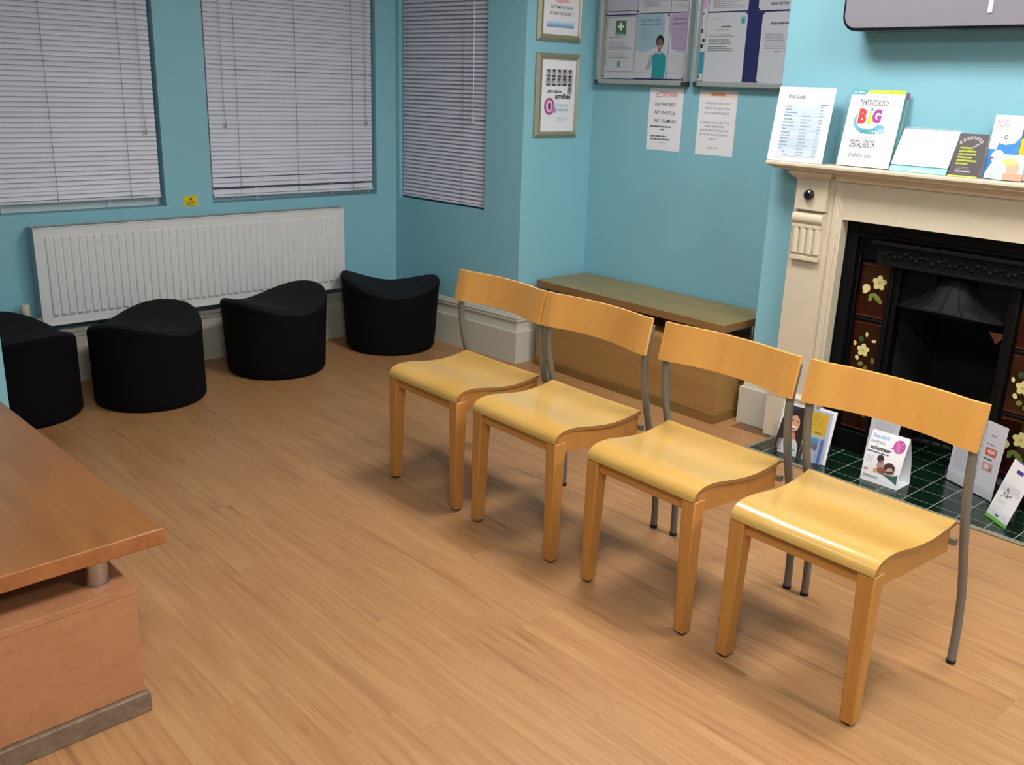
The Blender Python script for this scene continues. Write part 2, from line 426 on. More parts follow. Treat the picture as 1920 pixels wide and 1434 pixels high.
# ------------------------------------------------------------ radiator
rr = thing('radiator', 'long white ribbed panel radiator under the two front windows', 'radiator', (-5.055, 2.27, .34))
Y0, Y1, H = -.895, .893, .5
m = MB()                                     # ribbed front panel
npr = 43; pit = (Y1 - Y0 - .09) / npr
zr = [(0, 0), (.045, 0), (.058, 1), (.445, 1), (.452, 0), (.5, 0)]
ys = []
for k in range(npr):
    a = Y0 + .045 + k * pit
    ys += [(a, 0), (a + pit * .13, 0), (a + pit * .27, 1), (a + pit * .86, 1)]
ys = [(Y0, 0)] + ys + [(Y1 - .045, 0), (Y1, 0)]
vs = [(-.011 + .011 * hy * 1. * hz if False else (.011 * (hy * hz) - .011), yy, zz) for zz, hz in zr for yy, hy in ys]
n = len(ys)
m.add(vs, [(j * n + i, j * n + i + 1, (j + 1) * n + i + 1, (j + 1) * n + i) for j in range(len(zr) - 1) for i in range(n - 1)])
m.build('front_panel', RAD, rr, .002, 1)
m = MB(); m.box((-.1, Y0 + .005, .012), (-.09, Y1 - .005, H - .012)); m.build('rear_panel', RAD, rr)
for yy in (Y0, Y1 - .006):
    m = MB(); m.box((-.098, yy, .004), (-.0115, yy + .006, H)); m.lathe([(.0001, 0), (.012, 0), (.012, .008), (.0001, .008)], 12, axis='y', at=(-.055, yy - .001 if yy < 0 else yy, .43)); m.build('side_cover', RADG, rr, .002)
m = MB()
m.box((-.098, Y0 + .002, H - .012), (-.088, Y1 - .002, H)); m.box((-.022, Y0 + .002, H - .012), (-.0115, Y1 - .002, H + .001))
for k in range(90):
    yy = Y0 + .01 + k * (Y1 - Y0 - .02) / 90; m.box((-.09, yy, H - .01), (-.02, yy + .008, H - .002))
m.build('top_grille', RADG, rr)
m = MB(); m.box((-.0115, Y0, .0), (-.005, Y1, .008)); m.box((-.0115, Y0, H - .006), (-.007, Y1, H)); m.build('panel_edge', RAD, rr, .002)
m = MB()
m.lathe([(.0001, .20), (.02, .20), (.022, .19), (.022, .145), (.019, .138), (.019, .13), (.016, .128), (.016, .09), (.0001, .09)], 14, at=(-.04, -.965, -.08))
m.tube([(-.04, -.965, .015), (-.04, -.965, -.30)], .008, 10); m.tube([(-.04, -.96, .03), (-.04, -.885, .03)], .011, 10)
m.build('thermostatic_valve', pm('cream valve plastic', 'cfc9b8', .4), rr)
for yy in (-.6, .6):
    m = MB(); m.box((-.115, yy - .02, .05), (-.1, yy + .02, .4)); m.build('wall_bracket', RADG, rr)
m = MB()
st = m; m.box((-5.17, 2.2, .888), (-5.1685, 2.279, .946)); o = m.build('warning_sticker', YEL)
tag(o, 'small yellow warning sticker on the wall between the front windows', 'sticker')
STICK = o

# ------------------------------------------------------------ ottomans
def ottoman(cx, cy, th, label, skew=0.):
    """saddle topped stool: high ends along direction th"""
    n = 72; root = thing('ottoman', label, 'ottoman', (cx, cy, 0), th, 'black saddle topped ottomans around the bay')
    a_, b_ = .305, .252
    def topz(u): return .376 + .084 * min(1.1, (abs(u) / .29) ** 1.8) + skew * u
    def ring(fr, inset, dz, mode):
        pts = []
        for k in range(n):
            t = 2 * PI * k / n; c, s = math.cos(t), math.sin(t)
            e = 2.3
            R = 1 / ((abs(c) / a_) ** e + (abs(s) / b_) ** e) ** (1 / e)
            Rb = .272
            rad = Rb + (R - Rb) * fr - inset
            x, y_ = rad * c, rad * s
            zt = topz(x)
            if mode == 'side': z = zt * fr + dz
            else: z = zt + dz
            pts.append((x, y_, z))
        return pts
    def skin(rings, close=None):
        m = MB(); vs = [q for rg in rings for q in rg]; fs = []
        for i in range(len(rings) - 1):
            for k in range(n):
                l = (k + 1) % n; fs.append((i * n + k, i * n + l, (i + 1) * n + l, (i + 1) * n + k))
        m.add(vs, fs, 0, True)
        return m
    side_r = [ring(0, .03, 0, 'side'), ring(0, .012, .003, 'side'), ring(0, 0, .02, 'side')]
    for f in (.15, .3, .45, .6, .75, .88): side_r.append(ring(f, 0, .004, 'side'))
    side_r += [ring(1, 0, -.045, 'top'), ring(1, .003, -.028, 'top')]
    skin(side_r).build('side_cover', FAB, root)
    top_r = [ring(1, .003, -.028, 'top'), ring(1, .0075, -.017, 'top'), ring(1, .015, -.008, 'top'), ring(1, .026, -.002, 'top'), ring(1, .042, .001, 'top')]
    for q in (.07, .11, .15, .19, .22): top_r.append(ring(1, q, .001, 'top'))
    m = skin(top_r); o0 = len(m.v) - n
    m.f.append([o0 + k for k in range(n)]); m.mi.append(0); m.sm.append(True)
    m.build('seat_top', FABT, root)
    m = MB(); m.lathe([(.0001, 0), (.2, 0), (.2, .004), (.0001, .004)], 24); m.build('base_board', BLK, root)
    return root
ottoman(-4.775, 1.155, math.radians(188), 'black saddle topped ottoman furthest left, behind the table edge')
ottoman(-4.672, 1.745, math.radians(133), 'black humped ottoman second from left, in front of the radiator')
ottoman(-4.772, 2.515, math.radians(105), 'black ottoman third from left, below the right end of the radiator', .03)
ottoman(-4.80, 3.322, math.radians(60), 'black ottoman in the bay corner right of the radiator', -.055)

# ------------------------------------------------------------ chairs
def make_chair(label):
    root = thing('dining_chair', label, 'chair', (0, 0, 0), 0, 'beech chairs in a row facing the room')
    yo = 2.33
    prof = [(2.116, .448), (2.117, .458), (2.122, .469), (2.132, .478), (2.147, .4855), (2.165, .4895), (2.19, .491), (2.22, .4895), (2.26, .484), (2.30, .4775), (2.35, .472), (2.40, .4705), (2.45, .474), (2.50, .4815), (2.532, .4885)]
    nx = 9; T = .0125; m = MB(); vt = []; vb = []
    P2 = []
    for i, (y_, z) in enumerate(prof):
        a = prof[max(0, i - 1)]; b = prof[min(len(prof) - 1, i + 1)]
        tx, tz = b[0] - a[0], b[1] - a[1]; l = math.hypot(tx, tz); P2.append((y_ + tz / l * T, z - tx / l * T))
    for i, (y_, z) in enumerate(prof):
        hw = .2195 + .012 * (y_ - 2.116) / .416
        for k in range(nx):
            x = -hw + 2 * hw * k / (nx - 1); dish = -.002 * (1 - (x / hw) ** 2) * (1 if i > 3 else 0)
            vt.append((x, y_ - yo, z + dish)); vb.append((x, P2[i][0] - yo, P2[i][1] + dish))
    N = len(vt); q = len(prof)
    top = [(i * nx + k, i * nx + k + 1, (i + 1) * nx + k + 1, (i + 1) * nx + k) for i in range(q - 1) for k in range(nx - 1)]
    m.add(vt + vb, top, 0, True)
    for f in top: m.f.append([N + f[3], N + f[2], N + f[1], N + f[0]]); m.mi.append(0); m.sm.append(True)
    for i in range(q - 1):
        m.f.append([i * nx, (i + 1) * nx, N + (i + 1) * nx, N + i * nx]); m.mi.append(1); m.sm.append(False)
        m.f.append([i * nx + nx - 1, N + i * nx + nx - 1, N + (i + 1) * nx + nx - 1, (i + 1) * nx + nx - 1]); m.mi.append(1); m.sm.append(False)
    for k in range(nx - 1):
        m.f.append([k, N + k, N + k + 1, k + 1]); m.mi.append(0); m.sm.append(False)
        b = (q - 1) * nx; m.f.append([b + k, b + k + 1, N + b + k + 1, N + b + k]); m.mi.append(1); m.sm.append(False)
    tag(m.build('seat', [SEATW, PLYE], root), 'dished honey coloured plywood seat')
    # rails under the seat
    def under(y_):
        for (a, b), (c, d) in zip(P2[:-1], P2[1:]):
            if a <= y_ <= c: return b + (d - b) * (y_ - a) / (c - a)
        return P2[-1][1]
    for s in (-1, 1):
        poly = [(2.131 - yo, .41), (2.535 - yo, .388)] + [(y_ - yo, under(y_) - .001) for y_ in (2.535, 2.48, 2.42, 2.36, 2.30, 2.24, 2.185, 2.155, 2.135)]
        m = MB(); m.prism(poly, lambda a, b, d: (d, a, b), s * .196, s * .219); m.build('side_rail', APRW, root, .001)
    m = MB(); m.box((-.178, 2.1305 - yo, .408), (.178, 2.152 - yo, .461)); m.build('front_rail', APRW, root, .001)
    m = MB(); m.box((-.196, 2.512 - yo, .39), (.196, 2.533 - yo, .47)); m.build('rear_rail', APRW, root, .001)
    for s in (-1, 1):
        m = MB(); o_, it, ib = s * .222, s * .172, s * .185
        f0, bt, bb = 2.119 - yo, 2.169 - yo, 2.157 - yo
        m.add([(o_, f0, .008), (ib, f0, .008), (ib, bb, .008), (o_, bb, .008), (o_, f0, .4475), (it, f0, .4475), (it, bt, .4475), (o_, bt, .4475)],
              [(0, 3, 2, 1), (4, 5, 6, 7), (0, 1, 5, 4), (1, 2, 6, 5), (2, 3, 7, 6), (3, 0, 4, 7)] if s < 0 else
              [(0, 1, 2, 3), (4, 7, 6, 5), (0, 4, 5, 1), (1, 5, 6, 2), (2, 6, 7, 3), (3, 7, 4, 0)])
        lg = m.build('leg', LEGW, root, .004)
        tag(lg, 'tapered square beech front leg')
        m = MB(); m.lathe([(.0001, 0), (.013, 0), (.015, .008), (.0001, .0085)], 12, at=(s * .2035, (f0 + bb) / 2, 0)); m.build('foot_pad', BLK, lg)
    ty = [(2.640, .008), (2.640, .06), (2.636, .14), (2.624, .23), (2.598, .32), (2.568, .41), (2.548, .48), (2.530, .55), (2.519, .61), (2.514, .665), (2.515, .70), (2.521, .735), (2.537, .81)]
    for s in (-1, 1):
        m = MB(); m.tube([(s * .248, a - yo, b) for a, b in ty], .0128, 12); tb = m.build('leg', STEEL, root); tag(tb, 'bent grey steel rear leg rising into the backrest')
        m = MB(); m.lathe([(.0001, 0), (.0135, 0), (.0145, .012), (.0001, .0125)], 12, at=(s * .248, 2.640 - yo, 0)); m.build('foot_pad', BLK, tb)
        m = MB(); m.box((s * .2185, 2.535 - yo, .412), (s * .237, 2.55 - yo, .430)); m.build('bracket', STEEL, root)
    # curved backrest
    m = MB(); xs = [-.265, -.24, -.218] + [-.218 + .436 * k / 16 for k in range(1, 16)] + [.218, .24, .265]
    def yf(x):
        a = min(abs(x), .218); return 2.530 - .027 * (a / .218) ** 2
    vs = []
    for z, yy in ((.709, 0), (.838, 0), (.838, .0115), (.709, .0115)):
        for x in xs:
            zz = z
            if z < .72: zz = z + .006 * (1 - (abs(x) / .268) ** 2)
            vs.append((x, yf(x) + yy - yo - .001 + .22 * (zz - .775), zz))
    K = len(xs); fs = []
    m.add(vs, [], 0)
    for j in range(4):
        j2 = (j + 1) % 4
        for i in range(K - 1):
            m.f.append([j * K + i, j * K + i + 1, j2 * K + i + 1, j2 * K + i]); m.mi.append(0 if j in (0, 2) else 0); m.sm.append(j in (0, 2))
    m.f.append([0, K, 2 * K, 3 * K]); m.mi.append(0); m.sm.append(False)
    m.f.append([3 * K + K - 1, 2 * K + K - 1, 2 * K - 1, K - 1]); m.mi.append(0); m.sm.append(False)
    tag(m.build('backrest', BACKW, root), 'curved amber plywood backrest')
    return root
ch = make_chair('honey beech chair at the far left end of the row')
ch.location = (-2.854, 2.33, 0); ch.rotation_euler.z = 0
dup(ch, (-2.318, 2.33, 0), math.radians(-.6), 'honey beech chair second from the left in the row')
dup(ch, (-1.733, 2.33, 0), math.radians(-.8), 'honey beech chair third from the left, beside the nearest chair')
dup(ch, (-1.171, 2.33, 0), math.radians(-.4), 'honey beech chair at the right end of the row, nearest the viewer')

# ------------------------------------------------------------ low table (left) and low cabinet (alcove)
tb = thing('low_table', 'low wooden table with worn orange top at the lower left corner', 'table', (-2.19, .82, 0), math.radians(2.1))
m = MB(); m.box((-1.78, -1.3, .456), (0, 0, .5)); o = m.build('tabletop', [DESKT, DESKE], tb, .0035)
for pgn in o.data.polygons:
    if abs(pgn.normal.z) < .5: pgn.material_index = 1
m = MB(); m.box((-1.70, -1.25, .06), (-.003, -.085, .365)); m.build('body', DESKB, tb, .001)
m = MB(); m.box((-1.705, -1.255, .345), (-.0015, -.083, .3655)); tag(m.build('top_panel', DESKB, tb, .001), 'thin top panel of the table body')
m = MB(); m.box((-1.71, -1.26, 0), (.010, -.075, .058)); m.build('kickboard', KICK, tb, .003)
for (x, y_) in ((-.078, -.150), (-1.6, -.150), (-.078, -1.15), (-1.6, -1.15)):
    m = MB(); m.lathe([(.0001, .3655), (.03, .3655), (.03, .372), (.0285, .373), (.0285, .456), (.0001, .456)], 24, at=(x, y_, 0)); m.build('post', CHROME, tb)
cb = thing('low_cabinet', 'low wooden cabinet with a raised top standing in the alcove', 'cabinet', (-3.35, 3.8, 0))
m = MB(); m.box((-.66, .018, .458), (.688, .44, .5)); o = m.build('cabinet_top', [CABT, CABE], cb, .003)
for pgn in o.data.polygons:
    if abs(pgn.normal.z) < .5: pgn.material_index = 1
m = MB(); m.box((-.60, -.026, .05), (.706, .42, .372)); m.build('body', CABB, cb, .001)
m = MB(); m.box((-.605, -.031, 0), (.712, .42, .05)); m.build('kickboard', KICK2, cb, .002)
for (x, y_) in ((-.5, .1), (.63, .1), (-.5, .36), (.63, .36)):
    m = MB(); m.lathe([(.0001, .372), (.022, .372), (.022, .458), (.0001, .458)], 20, at=(x, y_, 0)); m.build('post', CHROME, cb)

# ------------------------------------------------------------ fireplace
fp = thing('fireplace', 'cream painted fireplace surround with black cast iron insert and floral tiles', 'fireplace', (-1.67, 3.95, 0))
FX, FY = -1.67, 3.95
def fb(m, a, b, mi=0): m.box((a[0] - FX, a[1] - FY, a[2]), (b[0] - FX, b[1] - FY, b[2]), mi)
def mirx(x): return 2 * FX - x
# jambs
for s in (0, 1):
    X = (lambda x: x) if s == 0 else mirx
    jm = MB(); fb(jm, (X(-2.402), 3.89, 0), (X(-2.155), 3.949, 1.25)); j = jm.build('jamb', SURR, fp, .002)
    m = MB(); fb(m, (X(-2.416), 3.872, 0), (X(-2.19), 3.8899, .205))
    ys = [(3.872, .205), (3.8705, .212), (3.8705, .222), (3.876, .228), (3.884, .232), (3.89, .243)]
    m.prism([(3.89, .2049)] + ys, lambda a, b, d: (d - FX, a - FY, b), X(-2.416), X(-2.19)); m.build('plinth_block', SURR, j, .0015)
    m = MB()                                  # beaded moulding round the opening
    fb(m, (X(-2.198), 3.880, .2), (X(-2.172), 3.8899, 1.235)); fb(m, (X(-2.172), 3.885, .2), (X(-2.166), 3.8899, 1.235))
    m.build('bead', SURR, j, .003)
    m = MB(); fb(m, (X(-2.383), 3.862, 1.100), (X(-2.229), 3.8899, 1.236)); m.build('corner_block', SURR, j, .002)
    m = MB()
    prf = [(3.89, 1.092)] + [(3.868 - .014 * math.sin(t), 1.062 + .022 * math.cos(t)) for t in [PI * k / 10 for k in range(11)]] + [(3.868, 1.036), (3.862, 1.036), (3.862, 1.022), (3.89, 1.022)]
    m.prism(prf, lambda a, b, d: (d - FX, a - FY, b), X(-2.386), X(-2.234)); m.build('roll_moulding', SURR, j)
    m = MB()
    for k in range(4):
        x0 = -2.383 + k * .0366; pts = [(x0, 3.89)] + [(x0 + .0183 - .0183 * math.cos(PI * q / 6), 3.874 - .012 * math.sin(PI * q / 6)) for q in range(7)] + [(x0 + .0366, 3.89)]
        m.prism(pts, lambda a, b, d: (X(a) - FX, b - FY, d), .905, 1.022)
    m.build('fluting', SURR, j)
    m = MB(); fb(m, (X(-2.379), 3.866, .873), (X(-2.239), 3.8899, .892)); fb(m, (X(-2.383), 3.874, .890), (X(-2.236), 3.8899, .906)); m.build('foot_moulding', SURR, j, .002)
    m = MB(); m.lathe([(.0001, -.026), (.013, -.027), (.021, -.021), (.024, -.009), (.022, 0), (.0001, 0)], 20, axis='y', at=(X(-2.309) - FX, 3.862 - FY, 1.169)); tag(m.build('round_boss', BLKG, j), 'black round boss')
m = MB(); fb(m, (-2.155, 3.89, 1.076), (mirx(-2.155), 3.949, 1.25)); m.build('header_board', SURR, fp)
def shelfprof(m, pr, xl, xr):
    """pr: (y, z, end overhang) ; straight moulding returned at the ends"""
    n = len(pr)
    v = [(xl - e - FX, y_ - FY, z) for y_, z, e in pr] + [(xr + e - FX, y_ - FY, z) for y_, z, e in pr]
    m.add(v, [tuple(range(n))[::-1], tuple(range(n, 2 * n))] + [(i, (i + 1) % n, n + (i + 1) % n, n + i) for i in range(n)])
m = MB(); shelfprof(m, [(3.949, 1.306, .105), (3.792, 1.306, .105), (3.788, 1.302, .105), (3.788, 1.292, .105), (3.793, 1.289, .100), (3.949, 1.289, .1)], -2.405, mirx(-2.405)); m.build('mantel_shelf', SURR, fp, .001)
m = MB(); shelfprof(m, [(3.949, 1.289, .097), (3.796, 1.289, .097), (3.802, 1.283, .09), (3.813, 1.280, .082), (3.813, 1.274, .08), (3.830, 1.273, .06), (3.949, 1.273, .06)], -2.405, mirx(-2.405)); m.build('shelf_moulding', SURR, fp, .001)
for s in (0, 1):
    X = (lambda x: x) if s == 0 else mirx
    m = MB(); a, b = sorted((X(-2.383), X(-2.229)))
    shelfprof(m, [(3.889, 1.2735, .03), (3.830, 1.2735, .03), (3.829, 1.266, .031), (3.832, 1.258, .028), (3.841, 1.248, .018), (3.852, 1.242, .007), (3.857, 1.2355, .003), (3.889, 1.2355, .003)], a, b); m.build('capital', SURR, fp, .001)
m = MB(); shelfprof(m, [(3.889, 1.2735, 0), (3.845, 1.2735, 0), (3.85, 1.262, 0), (3.868, 1.252, 0), (3.872, 1.24, 0), (3.889, 1.236, 0)], -2.199, mirx(-2.199)); m.build('frieze_moulding', SURR, fp)
# cast iron insert
ins = MB()
IX0, IX1 = -2.155, mirx(-2.155)
rec = [-1.90, mirx(-1.90)]
def both(m, x0, y0, z0, x1, y1, z1):
    fb(m, (x0, y0, z0), (x1, y1, z1)); fb(m, (mirx(x1), y0, z0), (mirx(x0), y1, z1))
both(ins, -2.155, 3.955, 0, -2.105, 4.05, 1.076)
both(ins, -2.105, 3.985, 0, -2.094, 4.05, 1.0)
both(ins, -1.945, 3.975, 0, -1.925, 4.05, .905)
both(ins, -1.925, 3.99, 0, -1.90, 4.05, .905)
both(ins, -2.094, 3.995, 0, -1.945, 4.05, .10)
both(ins, -2.094, 3.995, .905, -1.945, 4.05, 1.0)
both(ins, -2.094, 3.995, .628, -1.945, 4.05, .64); both(ins, -2.094, 3.995, .362, -1.945, 4.05, .374)
fb(ins, (-2.105, 3.96, 1.0), (mirx(-2.105), 4.05, 1.076)); fb(ins, (-2.13, 3.945, 1.01), (mirx(-2.13), 3.96, 1.022))
fb(ins, (-1.945, 3.985, .905), (mirx(-1.945), 4.05, 1.0))
iro = ins.build('cast_iron_frame', IRON, fp, .003)
m = MB()
fb(m, (-2.02, 3.93, .985), (mirx(-2.02), 3.986, 1.0)); fb(m, (-2.0, 3.95, .905), (mirx(-2.0), 3.986, .985)); fb(m, (-1.99, 3.938, .898), (mirx(-1.99), 3.986, .91))
random.seed(3)
for k in range(26):
    x = -1.965 + k * .0236
    m.lathe([(.0001, -.012), (.006, -.01), (.010, -.003), (.011, 0)], 8, axis='y', at=(x - FX, 3.951 - FY, .945 + .012 * math.sin(k * 1.9)))
    m.tube([(x - FX, 3.949 - FY, .925), (x + .012 - FX, 3.947 - FY, .945), (x + .02 - FX, 3.949 - FY, .968)], .003, 5)
tag(m.build('relief_frieze', IRON2, fp, .0015), 'cast iron frieze with scrolling relief')
# canopy hood, flared towards its lower lip
m = MB(); rings = []
for t, hw, yy, z in [(0, .085, 3.99, .90), (.25, .09, 3.975, .86), (.5, .11, 3.95, .82), (.75, .15, 3.925, .775), (1, .215, 3.905, .74), (1.05, .22, 3.90, .73)]:
    rings.append([(-hw + 2 * hw * k / 14, (yy + .09 * abs(-1 + 2 * k / 14) ** 3) - FY, z + .02 * (1 - abs(-1 + 2 * k / 14) ** 2) * (t > .9)) for k in range(15)])
vs = [q for rg in rings for q in rg]; nn = 15
m.add(vs, [(i * nn + k, (i + 1) * nn + k, (i + 1) * nn + k + 1, i * nn + k + 1) for i in range(len(rings) - 1) for k in range(nn - 1)], 0, True)
for k in (1, 4, 7, 10, 13): m.tube([(rg[k][0], rg[k][1] - .003, rg[k][2]) for rg in rings], .0035, 6)
m.tube([q for q in rings[-1]], .006, 8)
tag(m.build('canopy', IRON2, fp), 'flared cast iron smoke canopy')
m = MB()
fb(m, (-1.925, 4.02, .72), (-1.67 - .085, 4.05, .905)); fb(m, (-1.67 + .085, 4.02, .72), (mirx(-1.925), 4.05, .905)); fb(m, (-1.76, 4.04, .70), (-1.58, 4.05, .905))
m.build('arch_plate', IRON, fp, .004)
m = MB()
fb(m, (-1.91, 4.05, .0), (-1.90, 4.46, .905)); fb(m, (mirx(-1.90), 4.05, 0), (mirx(-1.91), 4.46, .905)); fb(m, (-1.91, 4.45, 0), (mirx(-1.91), 4.46, .905))
fb(m, (-1.91, 4.05, .90), (mirx(-1.91), 4.46, .91)); m.build('firebox', SOOT, fp)
m = MB()
for k in range(8): 
    x = -1.84 + k * .0486; m.tube([(x - FX, 4.10 - FY, .10), (x - FX, 4.09 - FY, .24), (x - FX, 4.12 - FY, .26)], .006, 6)
for z in (.11, .235): m.tube([(-1.88 - FX, 4.10 - FY, z), (mirx(-1.88) - FX, 4.10 - FY, z)], .008, 6)
for x in (-1.86, mirx(-1.86)): m.tube([(x - FX, 4.11 - FY, .012), (x - FX, 4.11 - FY, .12)], .01, 6)
m.build('fire_grate', IRON, fp)
ORANGE_REFL = pm('orange reflection tone', '6d3a22', .6, var=.2, scale=40)  # orange reflections in the dark insert, put in as a small coloured tab
for cx_, cz, s in ((-1.475, .665, .034),):
    m = MB(); m.prism([(cx_ - s - FX, cz + s * .55), (cx_ - FX, cz - s * .8), (cx_ + s - FX, cz + s * .45)], lambda a, b, d: (a, d - FY, b), 4.03, 4.04); tag(m.build('reflection_tab', ORANGE_REFL, fp), 'rust coloured pointed tab added as orange reflections under the canopy')
# floral tiles, three up each side
CRM = ink('d9cd8c'); CRM2 = ink('bfae5c'); LEAF = ink('6f7d36'); LEAF2 = ink('2f4a26'); OLV = ink('77702c')
def flower_tile(x0, z0, h, w_, kind):
    m = MB(); m.box((0, 0, 0), (w_, .014, h)); t = m.build('tile', MAROON, fp, .0015, loc=(x0 - FX, 4.003 - FY, z0))
    g = MB(); yy = -.0012
    def ell(cx, cz, a, b, rot, mi, lift=0):
        n = 14; pts = []
        for k in range(n):
            q = 2 * PI * k / n; u, v = a * math.cos(q), b * math.sin(q)
            pts.append((cx + u * math.cos(rot) - v * math.sin(rot), cz + u * math.sin(rot) + v * math.cos(rot)))
        g.prism(pts, lambda a_, b_, d: (a_, d, b_), .0002, yy - lift, mi)
    def flw(cx, cz, r_, mi=0):
        for k in range(5):
            q = 2 * PI * k / 5 + .3; ell(cx + r_ * .62 * math.cos(q), cz + r_ * .62 * math.sin(q), r_ * .48, r_ * .42, q, mi, .0003 * k / 5)
        ell(cx, cz, r_ * .26, r_ * .26, 0, 1, .0012)
    if kind == 0:
        flw(w_ * .66, h * .66, .031); ell(w_ * .26, h * .53, .019, .018, 0, 0); ell(w_ * .24, h * .47, .012, .010, .4, 0, .0004)
        ell(w_ * .50, h * .42, .020, .009, .3, 2); ell(w_ * .66, h * .38, .018, .012, -.7, 2, .0004); ell(w_ * .44, h * .36, .014, .009, 1.2, 2, .0008); ell(w_ * .76, h * .33, .013, .008, -1.1, 4, .0002)
    else:
        flw(w_ * .45, h * .46, .028); ell(w_ * .5, h * .76, .006, .012, .1, 0); ell(w_ * .76, h * .66, .011, .007, .1, 0); ell(w_ * .15, h * .56, .007, .011, .2, 0)
        ell(w_ * .28, h * .3, .009, .012, .5, 0); ell(w_ * .42, h * .2, .013, .010, .4, 2); ell(w_ * .34, h * .66, .012, .014, .3, 3); ell(w_ * .8, h * .3, .008, .014, .2, 4); ell(w_ * .6, h * .14, .009, .012, .2, 4)
    # raised border band
    g.box((.004, yy * .5, h - .012), (w_ - .004, 0, h - .008), 5); g.box((.004, yy * .5, .008), (w_ - .004, 0, .012), 5)
    g.build('flower_relief', [CRM, CRM2, LEAF, LEAF2, OLV, ink('5a2415')], t)
for i_, z0 in enumerate((.642, .376, .11)):
    for xx in (-2.092, mirx(-1.947)):
        flower_tile(xx, z0, .25, .145, i_ % 2)

# ------------------------------------------------------------ hearth
he = thing('hearth', 'dark green glazed tile hearth with pale grout in front of the fireplace', 'hearth', (-1.67, 3.7, 0))
HX, HY = -1.67, 3.7
m = MB(); m.box((-2.338 - HX, 3.632 - HY, 0), (mirx(-2.338) - HX, 3.985 - HY, .0063)); m.box((-1.898 - HX, 3.985 - HY, 0), (mirx(-1.898) - HX, 4.44 - HY, .0063)); m.build('grout_bed', GROUT, he)
xs = [-1.36 + .1125 * k for k in range(-9, 6)]; ys = [3.64, 3.697] + [3.697 + .1165 * k for k in range(1, 7)]
tp = {}
for a, b in zip(xs[:-1], xs[1:]):
    for c, d in zip(ys[:-1], ys[1:]):
        a2, b2 = max(a, -2.335), min(b, mirx(-2.335)); c2, d2 = c, d
        mid = -1.895 < (a + b) / 2 < mirx(-1.895)
        if d > 4.42 or (c > 3.985 and not mid): continue
        if d > 3.985:
            if mid: a2, b2 = max(a2, -1.895), min(b2, mirx(-1.895))
            else: d2 = 3.985
        if b2 - a2 < .02: continue
        mm = MB(); g = .0021
        key = (round(b2 - a2, 3), round(d2 - c2, 3))
        cx_, cy_ = (a2 + b2) / 2, (c2 + d2) / 2
        if key not in tp:
            mm.box((-(b2 - a2) / 2 + g, -(d2 - c2) / 2 + g, 0), ((b2 - a2) / 2 - g, (d2 - c2) / 2 - g, .0062)); o = mm.build('tile', GTILE, he); tp[key] = o
        else: o = tp[key].copy(); C.objects.link(o)
        o.location = (cx_ - HX, cy_ - HY, .001)
m = MB(); m.box((-2.346 - HX, 3.615 - HY, 0), (mirx(-2.346) - HX, 3.633 - HY, .009)); m.box((-2.346 - HX, 3.633 - HY, 0), (-2.338 - HX, 3.87 - HY, .009)); m.box((mirx(-2.338) - HX, 3.633 - HY, 0), (mirx(-2.346) - HX, 3.87 - HY, .009)); m.build('edging_strip', TRIM, he, .002)
HT = .0072                                     # tile surface height

# ------------------------------------------------------------ television
tv = thing('television', 'wide silver wall television with black rim above the mantel', 'television', (-1.62, 3.95, 1.848))
TX = -1.62
def rrect(x0, x1, z0, z1, r_, n=8):
    pts = []
    for cx_, cz, a0 in ((x1 - r_, z0 + r_, -PI / 2), (x1 - r_, z1 - r_, 0), (x0 + r_, z1 - r_, PI / 2), (x0 + r_, z0 + r_, PI)):
        for k in range(n + 1): a = a0 + PI / 2 * k / n; pts.append((cx_ + r_ * math.cos(a), cz + r_ * math.sin(a)))
    return pts
f3 = lambda a, b, d: (a, d - 3.95, b)
m = MB(); m.prism(rrect(-.605, .605, 0, .76, .062), f3, 3.80, 3.90, 0, True); m.build('housing', BLKG, tv, .004)
m = MB(); m.prism(rrect(-.594, .594, .012, .748, .052), f3, 3.796, 3.802, 0, True); m.build('bezel', SILV, tv, .002)
m = MB(); m.prism(rrect(-.54, .54, .19, .71, .01), f3, 3.7945, 3.798, 0); m.build('screen', BLKG, tv)
m = MB(); m.prism(rrect(-.016, .0, .055, .11, .004, 3), f3, 3.791, 3.798, 0); m.build('logo_tab', pm('pearl tab', 'd8d4da', .3), tv)
m = MB(); m.box((-.2, -.052, .2), (.2, -.001, .55)); m.build('wall_bracket', BLK, tv)

